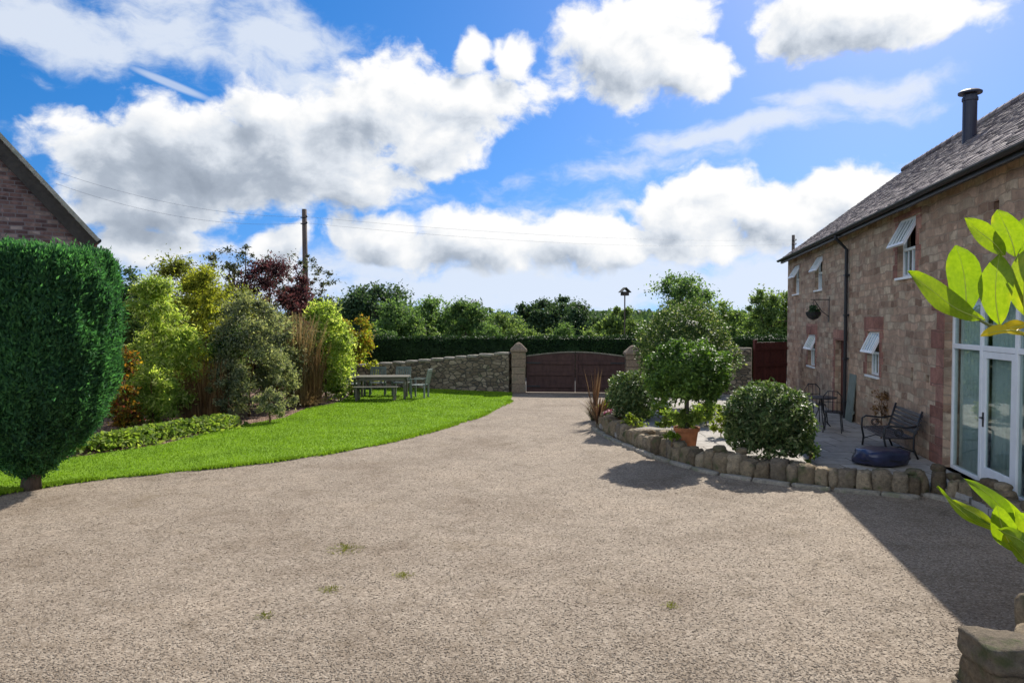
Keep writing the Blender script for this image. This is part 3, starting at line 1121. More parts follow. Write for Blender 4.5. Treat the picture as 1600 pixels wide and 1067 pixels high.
mb.face([(U0, -DEP, -.1), (U1, -DEP, -.1), (U1, -DEP, EH), (U0, -DEP, EH)])
mb.build('wall', M['barn_stone'], barn)
for a, b, c, d in SLITS:
    mb = MB()
    mb.face([(a, -.22, c), (b, -.22, c), (b, -.22, d), (a, -.22, d)])
    mb.build('vent_slot', M['black'], barn)

# roof: every course laid tile by tile on the near slope
rs = random.Random(9)
mb = MB()
sl = math.sqrt(1 + SL * SL)
run = DEP / 2 + .28
rows = 40
for i in range(rows):
    y0 = .28 - run * i / rows
    y1 = .28 - run * (i + 1.25) / rows
    z0, z1 = EH - SL * y0 + .046, EH - SL * y1 + .034
    u = U0 - .12 - (i % 2) * .11
    while u < U1 + .14:
        w = rs.uniform(.19, .25)
        a, b = u + .004, min(u + w, U1 + .17)
        l0, l1 = rs.uniform(0, .010), rs.uniform(-.004, .004)
        dy = rs.uniform(-.012, .012)
        v = [(a, y0 + dy, z0 + l0), (b, y0 + dy, z0 + l0 + rs.uniform(-.006, .006)), (b, y1, z1 + l1), (a, y1, z1 + l1)]
        lo_ = [(p[0], p[1], p[2] - .016) for p in v]
        mb.add(v + lo_, [(0, 3, 2, 1), (0, 1, 5, 4), (1, 2, 6, 5), (3, 0, 4, 7)])
        u += w
z = EH - SL * .28
mb.face([(U0 - .1, .24, z), (U1 + .15, .24, z), (U1 + .15, -DEP / 2, RH - .02), (U0 - .1, -DEP / 2, RH - .02)])
mb.face([(U0 - .1, -DEP - .28, z), (U0 - .1, -DEP / 2, RH + .04), (U1 + .15, -DEP / 2, RH + .04), (U1 + .15, -DEP - .28, z)])
u = U0 - .1
while u < U1 + .1:
    mb.tube([(u, -DEP / 2, RH + .05 + rs.uniform(-.01, .01)), (u + .43, -DEP / 2, RH + .05)], [.13, .12], 10)
    u += .42
roof = mb.build('roof', M['tile'], barn)
# flue on the roof
mb = MB()
fu, fy = 5.5, -2.4
fz = EH - SL * fy
mb.lathe([(.0, -.2), (.15, -.2), (.15, .92), (.17, .93), (.17, 1.0), (.15, 1.01), (.15, 1.06), (0, 1.06)], 20, (fu, fy, fz))
mb.build('flue', M['flue'], roof, smooth=False)
mb = MB()
mb.lathe([(.0, 1.09), (.25, 1.09), (.255, 1.13), (.2, 1.17), (.0, 1.2)], 20, (fu, fy, fz))
for kx in range(4):
    an = kx * PI / 2 + .4
    mb.box(-.015, .015, -.01, .01, 1.0, 1.1, Matrix.Translation((fu + .14 * math.cos(an), fy + .14 * math.sin(an), fz)))
mb.build('flue_cap', M['flue'], roof)
# gutter and downpipe
mb = MB()
n = 8
gy, gz, gr = .33, EH - SL * .28 - .0, .065
prof = [(gy + gr * math.cos(PI + PI * i / n), gz + gr * math.sin(PI + PI * i / n)) for i in range(n + 1)]
prof += [(gy + (gr - .012) * math.cos(2 * PI - PI * i / n), gz + (gr - .012) * math.sin(2 * PI - PI * i / n)) for i in range(n + 1)]
vs = [(u, y, z) for u in (U0, U1 + .1) for y, z in prof]
kk = len(prof)
mb.add(vs, [(i, (i + 1) % kk, kk + (i + 1) % kk, kk + i) for i in range(kk)] + [tuple(range(kk))[::-1], tuple(range(kk, 2 * kk))])
mb.box(U0, U1, .2, .262, gz - .12, gz + .045)
mb.build('gutter', M['black'], barn)
mb = MB()
mb.tube([(6.28, .33, gz - .06), (6.28, .33, gz - .14), (6.28, .07, gz - .42), (6.28, .07, .12)], .042, 10)
for z in (.5, 1.6, 2.7, 3.7): mb.box(6.21, 6.35, 0, .12, z, z + .05)
mb.build('downpipe', M['black'], barn)


def window(u0, u1, z0, z1, sh, ang):
    y = -.1
    f = MB()
    b = .055
    f.box(u0, u1, y - .06, y, z0, z0 + b)
    f.box(u0, u1, y - .06, y, z1 - b, z1)
    f.box(u0, u0 + b, y - .06, y, z0 + b, z1 - b)
    f.box(u1 - b, u1, y - .06, y, z0 + b, z1 - b)
    zt = z1 - sh
    f.box(u0 + b, u1 - b, y - .06, y, zt - b, zt)
    uc = (u0 + u1) / 2
    for t in (.25, .5, .75):
        uu = u0 + (u1 - u0) * t
        f.box(uu - .016, uu + .016, y - .045, y - .01, z0 + b, zt - b)
    o = f.build('window', M['white'], barn, bevel=.004)
    p = MB()
    p.box(u0 + b, u1 - b, y - .034, y - .028, z0 + b, zt - b)
    p.build('pane', M['glass'], o)
    s = MB()
    s.box(u0 - .02, u1 + .02, y, .05, z0 - .05, z0 - .002)
    s.build('sill', M['white'], o, bevel=.006)
    # top hung sash swung outward from its upper edge
    Mx = Matrix.Translation((0, y + .005, z1 - .01)) @ Matrix.Rotation(R(ang), 4, 'X')
    q = MB()
    a, c = u0 + .012, u1 - .012
    h = sh + .06
    q.box(a, c, 0, .045, -.05, 0, Mx)
    q.box(a, c, 0, .045, -h, -h + .055, Mx)
    q.box(a, a + .05, 0, .045, -h + .055, -.05, Mx)
    q.box(c - .05, c, 0, .045, -h + .055, -.05, Mx)
    for t in (.2, .4, .6, .8):
        uu = a + (c - a) * t
        q.box(uu - .016, uu + .016, .008, .037, -h + .055, -.05, Mx)
    q.mat(1)
    q.box(a + .05, c - .05, .018, .024, -h + .055, -.05, Mx)
    q.build('open_sash', [M['white'], M['glass']], o)
    st = MB()
    st.face([(u0 + .01, -.24, z0), (u1 - .01, -.24, z0), (u1 - .01, -.24, z1), (u0 + .01, -.24, z1)])
    return o


for w in WIN: window(*w)
# red sandstone dressings round the openings, a touch proud of the wall
def dressing(u0, u1, z0, z1, step, long_, short, lintel, right=True, left=True):
    m_ = MB()

    def dress(a, b, c, d, y=.012): m_.box(a, b, -.02, y, c, d)
    if lintel: dress(u0 - long_ * .95, u1 + long_ * .9, z1 + .003, z1 + lintel)
    z, i = z0, 0
    while z < z1 - .05:
        zz = min(z + step, z1)
        if left: dress(u0 - (long_ if i % 2 else short), u0 - .003, z, zz - .008, .010)
        if right: dress(u1 + .003, u1 + (short if i % 2 else long_), z, zz - .008, .010)
        z, i = zz, i + 1
    m_.build('stone_dressing', M['red_stone'], barn, bevel=.008)


for (u0, u1, z0, z1, _, _) in WIN[:3]: dressing(u0, u1, z0, z1, .28, .28, .16, .33 if z1 < 3 else .10)
dressing(DOOR[0], DOOR[1], DOOR[2], DOOR[3], .3, .25, .15, .28, True, False)
dressing(FRENCH[0], FRENCH[1], FRENCH[2] + .01, FRENCH[3], .33, .6, .34, .34)

# plank door
mb = MB()
for i in range(7):
    a = DOOR[0] + (DOOR[1] - DOOR[0]) * i / 7
    mb.box(a + .003, a + (DOOR[1] - DOOR[0]) / 7 - .003, -.2, -.15, DOOR[2], DOOR[3])
mb.box(DOOR[0], DOOR[1], -.21, -.202, DOOR[2], DOOR[3])
d = mb.build('door', M['door_wood'], barn, bevel=.004)
mb = MB()
mb.tube([(DOOR[0] + .12, -.15, 1.1), (DOOR[0] + .12, -.1, 1.1), (DOOR[0] + .22, -.1, 1.1)], .012, 8)
mb.build('handle', M['black'], d)

# tall glazed screen with a door
a, b, z0, z1 = FRENCH
y = -.12
mb = MB()
t = .06
m1, m2, tr_ = -1.15, -2.28, 2.17
mb.box(a, b, y - .08, y, z0, z0 + .06)
mb.box(a, b, y - .08, y, z1 - t, z1)
for u in (a, b - t): mb.box(u, u + t, y - .08, y, z0 + .06, z1 - t)
for u in (m1, m2): mb.box(u - .045, u + .045, y - .075, y + .005, z0 + .06, z1 - t)
for p, q in ((a + t, m2 - .045), (m2 + .045, m1 - .045), (m1 + .045, b - t)): mb.box(p, q, y - .078, y + .003, tr_ - .04, tr_ + .04)
fw = mb.build('glazed_screen', M['white'], barn, bevel=.005)
mb = MB()
p, q, zt = m2 + .05, m1 - .05, tr_ - .045
mb.box(p, p + .11, y - .05, y - .004, z0 + .065, zt)
mb.box(q - .11, q, y - .05, y - .004, z0 + .065, zt)
mb.box(p + .11, q - .11, y - .05, y - .004, zt - .1, zt)
mb.box(p + .11, q - .11, y - .05, y - .004, z0 + .065, z0 + .26)
mb.build('door_leaf', M['white'], fw, bevel=.005)
mb = MB()
hu = q - .055
mb.box(hu - .02, hu + .02, y - .004, y + .006, .98, 1.2)
mb.tube([(hu, y, 1.12), (hu, y + .05, 1.12), (hu - .11, y + .05, 1.12)], .011, 8)
mb.build('door_handle', M['black'], fw)
for (c, d_, e, f_) in ((a + t, m2 - .045, z0 + .06, tr_ - .04), (p + .11, q - .11, z0 + .26, zt - .1), (m1 + .045, b - t, z0 + .06, tr_ - .04),
                       (a + t, m2 - .045, tr_ + .04, z1 - t), (m2 + .045, m1 - .045, tr_ + .04, z1 - t), (m1 + .045, b - t, tr_ + .04, z1 - t)):
    g_ = MB()
    g_.box(c, d_, y - .034, y - .026, e, f_)
    g_.build('pane', M['glass'], fw)


def curtain(u0, u1, z0, z1, y):
    c = MB()
    n = max(4, int((u1 - u0) / .025))
    pts = [(u0 + (u1 - u0) * i / n, y + .035 * math.sin(i * 1.25 + math.sin(i * .31) * 2)) for i in range(n + 1)]
    for i in range(n):
        (x0, y0_), (x1, y1_) = pts[i], pts[i + 1]
        c.face([(x0, y0_, z0), (x1, y1_, z0), (x1, y1_, z1), (x0, y0_, z1)])
    o = c.build('curtain', M['curtain'], fw, smooth=True)
    md = o.modifiers.new('thickness', 'SOLIDIFY')
    md.thickness = .004


curtain(-1.08, -.1, .14, 2.88, -.25)
curtain(-2.2, -1.22, .14, 2.88, -.27)
curtain(-3.27, -2.35, .14, 2.88, -.25)
# floor and inner wall of the rooms
mb = MB()
mb.face([(U0 + .1, -.25, .1), (U1 - .1, -.25, .1), (U1 - .1, -DEP + .1, .1), (U0 + .1, -DEP + .1, .1)])
mb.face([(U0 + .1, -3.2, .1), (U1 - .1, -3.2, .1), (U1 - .1, -3.2, EH), (U0 + .1, -3.2, EH)])
mb.face([(U0 + .1, -.25, 3.1), (U1 - .1, -.25, 3.1), (U1 - .1, -3.19, 3.1), (U0 + .1, -3.19, 3.1)])
mb.build('room_lining', M['dark_room'], barn)


def on_barn(u, out, z):
    return Vector((7.28 + BAX * u - BAY * out, 12.4 + BAY * u + BAX * out, z))


# ------------------------------------------------------------------ things along the barn
hb = thing('hanging_basket', on_barn(8.4, 0, 2.3), 'dark hanging basket of foliage on an iron bracket on the barn wall', 'hanging basket', rz=BA)
mb = MB()
mb.box(-.02, .02, 0, .015, .25, .95)
mb.box(-.012, .012, .015, .5, .86, .885)
mb.tube([(0, .015, .4), (0, .2, .55), (0, .4, .86)], .01, 6)
for dx, dy in ((.12, 0), (-.12, 0), (0, .12)): mb.tube([(0, .42, .86), (dx, .42 + dy, .52)], .004, 4)
mb.build('bracket', M['black'], hb)
mb = MB()
mb.lathe([(.02, .3), (.12, .34), (.19, .43), (.21, .53)], 14, (0, .42, 0))
mb.build('basket', M['black'], hb)
rg = np.random.default_rng(31)
Pp, dd, _ = clump_cloud(rg, 500, (0, .42, .56), (.26, .26, .17), 14, .4)
V, F = random_leaves(rg, Pp, dd, .07, .04)
fast_mesh('foliage', V, F, M['dark_tree'], hb)

# black bench, back to the barn
bc = thing('garden_bench', on_barn(1.35, .36, .12), 'black slatted garden bench with its back to the sandstone barn wall', 'bench', rz=BA)
bc.scale = (1, .95, .9)
W = .75
mb = MB()
for i in range(6):
    y = .36 - i * .085
    mb.box(-W, W, y - .034, y + .034, .40 + .004 * i, .425 + .004 * i)
mb.build('seat', M['bench_slat'], bc, bevel=.005)
mb = MB()
Mb = Matrix.Translation((0, -.14, .44)) @ Matrix.Rotation(R(16), 4, 'X')
for i in range(5): mb.box(-W, W, -.012, .012, .06 + i * .085, .125 + i * .085, Mb)
mb.build('backrest', M['bench_slat'], bc, bevel=.005)
for sx_ in (-1, 1):
    mb = MB()
    x = sx_ * (W - .02)
    mb.tube([(x, .38, 0), (x, .36, .2), (x, .40, .41), (x, .39, .6), (x, .32, .65), (x, .0, .62), (x, -.19, .66)], .02, 8)
    mb.tube([(x, -.2, 0), (x, -.12, .2), (x, -.12, .44), (x, -.26, .95)], .02, 8)
    mb.tube([(x, .39, .40), (x, -.12, .42)], .017, 8)
    mb.tube([(x, .37, .15), (x, .12, .24), (x, -.13, .15)], .012, 8)
    for r_ in (.075, .05):
        mb.tube([(x, .14 + r_ * math.cos(t_), .52 + r_ * math.sin(t_)) for t_ in [j * 2 * PI / 12 for j in range(13)]], .009, 6)
    mb.build('end_frame', M['black'], bc, smooth=True)

tp = thing('covered_bundle', G(1376, 726, .12), 'low glossy navy bundle under a sheet on the patio before the bench', 'covered bundle', rz=BA + .5)
mb = MB()
mb.rock((0, 0, .15), .66, .84, .30, 0, 77, .10, .5, 20)
mb.build('sheet', M['tarp'], tp, smooth=True)
mb = MB()
mb.tube([(.33 * math.cos(t_), .41 * math.sin(t_), .12 + .02 * math.sin(3 * t_)) for t_ in [j * 2 * PI / 24 for j in range(25)]], .008, 6)
mb.build('cord', M['black'], tp)

# black bistro table and chair farther along
bt = thing('bistro_table', on_barn(4.5, 1.0, .12), 'small round black iron bistro table on the shaded patio', 'table')
mb = MB()
mb.lathe([(0, .68), (.33, .68), (.34, .69), (.34, .705), (0, .71)], 24)
mb.build('table_top', M['black'], bt)
for j in range(3):
    mb = MB()
    an = j * 2 * PI / 3 + .4
    c_, s_ = math.cos(an), math.sin(an)
    mb.tube([(.02 * c_, .02 * s_, .68), (.06 * c_, .06 * s_, .4), (.16 * c_, .16 * s_, .12), (.3 * c_, .3 * s_, 0)], .013, 8)
    mb.build('leg', M['black'], bt, smooth=True)


def bistro_chair(loc, rz, label):
    t = thing('bistro_chair', loc, label, 'chair', 'black iron bistro chairs by the barn', rz)
    m_ = MB()
    m_.lathe([(0, .44), (.2, .44), (.21, .45), (.2, .465), (0, .465)], 18)
    m_.build('seat', M['black'], t)
    m_ = MB()
    m_.tube([(-.18, -.16, .45), (-.19, -.2, .8), (-.1, -.22, .92), (.1, -.22, .92), (.19, -.2, .8), (.18, -.16, .45)], .012, 8)
    for x in (-.09, 0, .09): m_.tube([(x, -.17, .46), (x, -.21, .91)], .007, 6)
    m_.tube([(-.18, -.19, .68), (.18, -.19, .68)], .008, 6)
    m_.build('backrest', M['black'], t, smooth=True)
    for x in (-1, 1):
        for yy_ in (-1, 1):
            m_ = MB()
            m_.tube([(x * .15, yy_ * .15, .45), (x * .19, yy_ * .19, 0)], .011, 8)
            m_.build('leg', M['black'], t)
    return t


c1_ = bistro_chair(on_barn(5.25, .95, .12), BA + PI / 2 + .3, 'black iron bistro chair farther from camera behind the bistro table')
c2_ = copy_tree(c1_)
c2_.location = on_barn(3.75, .9, .12)
c2_.rotation_euler.z = BA - PI / 2 - .3
c2_['label'] = 'black iron bistro chair standing between bistro table and slatted bench'

tw = thing('trellis_panel', on_barn(5.75, .06, .12), 'narrow weathered grey-green wooden panel leaning on the barn wall', 'panel', rz=BA)
mb = MB()
Mt = Matrix.Rotation(R(5), 4, 'X')
for i in range(4): mb.box(-.3 + i * .155, -.155 + i * .155, .03 + (i % 2) * .003, .055, 0, 1.15, Mt)
mb.build('boards', M['lich_wood'], tw, bevel=.003)
for z in (.2, .9):
    mb = MB()
    mb.box(-.3, .31, .0, .03, z, z + .07, Mt)
    mb.build('batten', M['lich_wood'], tw)
tree('dry_climber', 'thin brown dry climber rising up the barn wall beside the lower window', 'climber', on_barn(3.0, .12, .12), 1.35, .28, [M['brown_cane'], M['stem']],
     700, .06, .35, 22, .4, seed=88, flat=.5, crown_z=.1, trunk_r=.014)

# ------------------------------------------------------------------ plants of the patio
def dome(name, label, cat, base, c, radii, mats, n, leaf, asp=.5, seed=1, wob=.10, shell=.3, bottom=-1.0, group=None, trunk_r=.03, out=.55, core=True):
    """a clipped rounded crown on its stem; c is the centre above the base"""
    rng = np.random.default_rng(seed)
    root = thing(name, base, label, cat, group)
    d = sphere_dirs(rng, int(n * 1.3))
    d = d[d[:, 2] > bottom][:n]
    ph = rng.uniform(0, 6.28, 12)
    w = sum(np.sin(d @ rng.normal(size=3) * f + ph[i]) for i, f in enumerate((3, 4, 5, 6, 8, 10, 13))) / 7
    r = 1 + wob * 1.6 * w - shell * rng.random(len(d)) ** 2.2 + rng.normal(0, .025, len(d)) + .08 * (rng.random(len(d)) > .95)
    P = d * r[:, None] * np.array(radii) + np.array([0, 0, c])
    P[:, 2] = np.maximum(P[:, 2], .02)
    V, F = random_leaves(rng, P, d, leaf, leaf * asp, out, .5)
    if core:
        q_ = MB()
        nn_ = [(math.sin(PI * i / 10) * .66, -math.cos(PI * i / 10) * .66) for i in range(11)]
        q_.lathe([(max(a_, .001), b_) for a_, b_ in nn_], 18)
        cv = np.array(q_.v) * np.array(radii) + np.array([0, 0, c])
        cv[:, 2] = np.maximum(cv[:, 2], .05)
        V, F = join([(V, F), (cv, np.array(q_.f))])
    mb = MB()
    mb.tube([(0, 0, -.03), (.01, .01, c * .5), (0, 0, c)], [trunk_r * 1.2, trunk_r, trunk_r * .8], 8)
    for i in range(14):
        e = sphere_dirs(rng, 1)[0] * np.array(radii) * .8
        mb.tube([(0, 0, max(.02, c - radii[2] * .5)), (e[0] * .5, e[1] * .5, c + e[2] * .4), (e[0], e[1], c + e[2])], [trunk_r * .5, trunk_r * .35, .005], 5)
    mb.build('trunk', mats[1], root, smooth=True)
    fast_mesh('crown', V, F, mats[0], root)
    return root


def pot(loc, label, r=.22, h=.4, mat=None, group=None, name='terracotta_pot'):
    t = thing(name, loc, label, 'plant pot', group)
    mb = MB()
    mb.lathe([(0, 0), (r * .72, 0), (r * .92, h * .8), (r * .93, h * .82), (r * 1.05, h * .82), (r * 1.07, h), (r * .93, h), (r * .9, h * .88), (0, h * .88)], 28)
    mb.build('body', mat or M['terracotta'], t, smooth=False, bevel=.004)
    mb = MB()
    mb.lathe([(r * .9, h * .885), (r * .5, h * .91), (0, h * .92)], 20)
    mb.build('soil', M['mulch'], t)
    return t


def g_at(px, Y, z=.12):
    return Vector(((px - 800) / FPX * Y, Y, z))


bl = g_at(1074, 14.15)
pot(bl, 'orange terracotta pot holding the ball shaped standard tree', .235, .42)
dome('ball_topiary', 'clipped ball shaped standard tree with glossy leaves growing from the terracotta pot', 'topiary tree', bl + Vector((0, 0, .38)), 1.05, (.79, .79, .66), [M['bay'], M['bark_grey']], 11000, .08, .48, 3, .17, .36, bottom=-.8, trunk_r=.035)
# spill of leaves at the foot of its stem
tree('pot_underplanting', 'small green leafy plant round the stem of the potted standard tree', 'plant', bl + Vector((.02, -.02, .37)), .92, .3, [M['low_green'], M['stem']], 900, .09, .4, 18, .45, seed=4, crown_z=0, trunk_r=.008)

dome('rounded_shrub', 'rounded evergreen shrub with pale leaf tips overhanging the edging wall', 'shrub', g_at(1203, 13.0), .66, (.77, .72, .66), [M['rhodo'], M['bark']], 10000, .09, .42, 5, .2, .4, bottom=-.85)
dome('variegated_dome', 'tall rounded pale dotted evergreen shrub rising behind the ball shaped standard tree', 'shrub', g_at(1072, 20.5, .0), 1.75, (1.34, 1.2, 1.30), [M['variegated'], M['bark']], 17000, .085, .5, 6, .19, .34)
dome('flower_bed_shrub', 'small leafy shrub left of the ball shaped tree beside the drive', 'shrub', g_at(985, 17.0), .72, (.52, .5, .55), [M['rhodo'], M['bark']], 5000, .08, .5, 8, .22, .5)


def straps(name, label, cat, base, n, L, w, mat, seed, spread=.6, droop=.5, group=None, upright=1.0, part='leaves', r0=.06, stem=None):
    """long narrow arching leaves from one crown"""
    rng = np.random.default_rng(seed)
    root = thing(name, base, label, cat, group)
    S = 6
    Vs, Fs = [], []
    for i in range(n):
        a = rng.uniform(0, 6.28)
        sp_ = rng.uniform(.05, spread)
        l = L * rng.uniform(.6, 1.05)
        o = np.array([math.cos(a), math.sin(a), 0])
        p = o * rng.uniform(0, r0)
        t = unit((o * sp_ + np.array([0, 0, upright]))[None])[0]
        sd = np.cross(o, [0, 0, 1.0])
        ww = w * rng.uniform(.7, 1.2)
        base_i = len(Vs)
        for s in range(S + 1):
            f = s / S
            hw = ww * .5 * (1 - f ** 2.2) * (.6 + .4 * min(1, f * 3))
            Vs += [p - sd * hw, p + sd * hw]
            if s < S:
                F0 = base_i + 2 * s
                Fs.append((F0, F0 + 1, F0 + 3, F0 + 2))
            p = p + t * l / S
            t = unit((t + (o * .25 + np.array([0, 0, -.32])) * droop * (f + .15))[None])[0]
    fast_mesh(part, np.array(Vs), np.array(Fs), mat, root)
    return root


straps('cordyline', 'spiky bronze strap-leaved plant at the left end of the edging wall', 'plant', g_at(936, 17.7, .1), 44, .85, .045, M['bronze'], 9, .75, .55)
straps('upright_spikes', 'tall thin reddish flower spikes behind the spiky bronze plant', 'plant', g_at(930, 19.2, .05), 26, 1.35, .035, M['bronze'], 10, .28, .1)
straps('bronze_grass', 'low tan grassy tuft between spiky bronze plant and gate', 'plant', g_at(927, 18.9, .02), 120, .6, .02, M['straw_green'], 12, .8, .5)


def low_plant(name, label, base, rad, h, mat, n, leaf, seed, asp=.55, cat='plant', group=None, flower=None):
    ex = None
    if flower:
        def ex(root, rng, C):
            k_ = 60
            d = sphere_dirs(rng, k_)
            d[:, 2] = np.abs(d[:, 2])
            P_ = d * np.array([rad, rad, h * .5]) + np.array([0, 0, h * .55])
            V_, F_ = random_leaves(rng, P_, d, .06, .055, .3, .8)
            fast_mesh('blossom', V_, F_, flower, root)
    return tree(name, label, cat, base, base.z + h, rad, [mat, M['stem']], n, leaf, asp, max(8, int(n / 60)), .38, trunk_r=.012, group=group, seed=seed, crown_z=.03, bottom=-1, extra=ex)


low_plant('pink_flowers', 'low plant with small pink flowers by the left end of the edging wall', g_at(954, 17.2), .16, .36, M['mid_tree'], 350, .06, 13, flower=M['petal_pink'])
low_plant('cream_flowers', 'low plant with cream flowers beside the pink flowers', g_at(968, 16.9), .16, .5, M['mid_tree'], 350, .06, 14, flower=M['petal_cream'])
low_plant('white_flowers', 'low leafy plant with white flowers behind the pale paving of the patio', g_at(1030, 18.6), .32, .5, M['low_green'], 900, .07, 15, flower=M['petal_white'])
low_plant('lit_low_shrub', 'low bright green leafy shrub right of the potted standard tree stem', g_at(1105, 17.2), .42, .62, M['low_green'], 1700, .08, 16)
low_plant('low_hedge_plant', 'low sunlit green plant left of the potted standard tree stem', g_at(1003, 18.2), .42, .42, M['low_green'], 1200, .07, 17)
low_plant('lime_tuft', 'small lime green tuft on top of the edging wall', g_at(1051, 13.35, .34), .17, .28, M['lime'], 600, .05, 18)
low_plant('wall_foot_plant', 'small light grey-leaved plant at the foot of the rounded evergreen shrub', g_at(1268, 12.5, .12), .2, .42, M['variegated'], 420, .07, 19)
low_plant('edge_herbs', 'low yellow green plant spilling over the wall below the small leafy shrub', g_at(990, 15.9), .3, .5, M['lit_leaf'], 900, .07, 24)
low_plant('leafy_clump', 'low leafy clump under the ball shaped tree, beside its trunk at the left', g_at(1040, 16.6), .36, .45, M['low_green'], 1000, .08, 25)
low_plant('upright_herbs', 'upright light green herbs between the potted tree and rounded evergreen shrub', g_at(1128, 15.6), .26, .62, M['lit_leaf'], 900, .07, 26)
low_plant('grey_herbs', 'grey leaved low plant at the back of the patio near the dotted evergreen', g_at(1150, 18.8), .4, .5, M['gray_shrub'], 900, .07, 27)
low_plant('orange_flowers', 'low plant with a few orange tinted leaves beside the spiky bronze plant', g_at(944, 18.3), .22, .55, M['autumn'], 600, .06, 28)
p2 = pot(g_at(966, 17.35), 'small terracotta pot among flowers at the left end of the edging wall', .15, .24)
# a pale stone bench slab on the patio
sb = thing('stone_step', g_at(1022, 15.4), 'pale flat stone slab lying on the patio left of the potted tree', 'stone slab')
mb = MB()
mb.rock((0, 0, .10), .75, .5, .22, .1, 5, .02, .92)
mb.build('slab', M['coping'], sb, smooth=True)
mb = MB()
mb.rock((0, 0, .0), .6, .4, .06, .1, 6, .03, .9)
mb.build('bed_stone', M['edging'], sb, smooth=True)

# ------------------------------------------------------------------ walls and gate at the end of the drive
def masonry(name, label, line, heights, th, mat, cat='wall', seed=1, cope=True):
    rs = random.Random(seed)
    o0 = Vector((line[0][0], line[0][1], 0))
    root = thing(name, o0, label, cat)
    mb, cbm = MB(), MB()
    pts = [Vector((p[0], p[1], 0)) - o0 for p in line]
    D = []
    for i in range(len(pts)):
        t = (pts[min(i + 1, len(pts) - 1)] - pts[max(i - 1, 0)]).normalized()
        D.append(Vector((-t.y, t.x, 0)) * th / 2)
    for i in range(len(pts) - 1):
        a, b, na, nb, ha, hb_ = pts[i], pts[i + 1], D[i], D[i + 1], heights[i], heights[i + 1]
        u = Vector((0, 0, 1))
        mb.face([a - na, b - nb, b - nb + u * hb_, a - na + u * ha])
        mb.face([b + nb, a + na, a + na + u * ha, b + nb + u * hb_])
        mb.face([a - na + u * ha, b - nb + u * hb_, b + nb + u * hb_, a + na + u * ha])
    for i, fl in ((0, 1), (len(pts) - 1, 0)):
        a, na, h = pts[i], D[i], heights[i]
        f = [a - na, a - na + Vector((0, 0, h)), a + na + Vector((0, 0, h)), a + na]
        mb.face(f if fl else f[::-1])
    mb.build('stonework', mat, root)
    if cope:
        tot = 0
        for i in range(len(pts) - 1):
            a, b = pts[i], pts[i + 1]
            n = max(1, int((b - a).length / .45))
            for j in range(n):
                t = (j + .5) / n
                p = a.lerp(b, t)
                h = heights[i] + (heights[i + 1] - heights[i]) * t
                ang = math.atan2((b - a).y, (b - a).x)
                cbm.rock((p.x, p.y, h + .03), (b - a).length / n * .99, th * 1.12, .11, ang, rs.randint(0, 999), .05, .85)
        cbm.build('coping', M['coping'], root, smooth=True)
    return root


gl_ = at(818, 612, 26.5)
wl = [(-7.6, 28.9), (-5.6, 28.5), (-4.0, 28.05), (-2.5, 27.5), (-1.2, 27.0), (-.05, 26.6)]
masonry('garden_wall', 'mossy rubble stone wall with pale coping behind the lawn left of the gate', wl, [.72, .82, .96, 1.12, 1.26, 1.38], .4, M['rubble'], seed=2)


def gate_post(loc, label, h):
    t = thing('gate_post', loc, label, 'gate post', 'stone posts of the drive gate')
    mb = MB()
    rs = random.Random(int(loc[0] * 50))
    z = 0
    while z < h - .05:
        dz = min(rs.uniform(.26, .38), h - z)
        wv = .25 + rs.uniform(-.012, .012)
        mb.box(-wv, wv, -wv, wv, z + .004, z + dz)
        z += dz
    mb.build('shaft', M['post_stone'], t, bevel=.02)
    mb = MB()
    n = 4
    mb.add([(-.3, -.3, h + .004), (.3, -.3, h + .004), (.3, .3, h + .004), (-.3, .3, h + .004), (-.3, -.3, h + .09), (.3, -.3, h + .09), (.3, .3, h + .09), (-.3, .3, h + .09),
            (-.1, -.1, h + .3), (.1, -.1, h + .3), (.1, .1, h + .3), (-.1, .1, h + .3), (0, 0, h + .36)],
           [(0, 1, 5, 4), (1, 2, 6, 5), (2, 3, 7, 6), (3, 0, 4, 7), (4, 5, 9, 8), (5, 6, 10, 9), (6, 7, 11, 10), (7, 4, 8, 11), (8, 9, 12), (9, 10, 12), (10, 11, 12), (11, 8, 12), (3, 2, 1, 0)])
    mb.build('cap', M['post_stone'], t, bevel=.02)
    return t


gate_post((.24, 26.5, 0), 'stone gate post with pointed cap left of the wooden gate, ending the garden wall', 1.45)
gate_post((4.28, 26.1, 0), 'shaded stone gate post right of the brown wooden gate', 1.36)


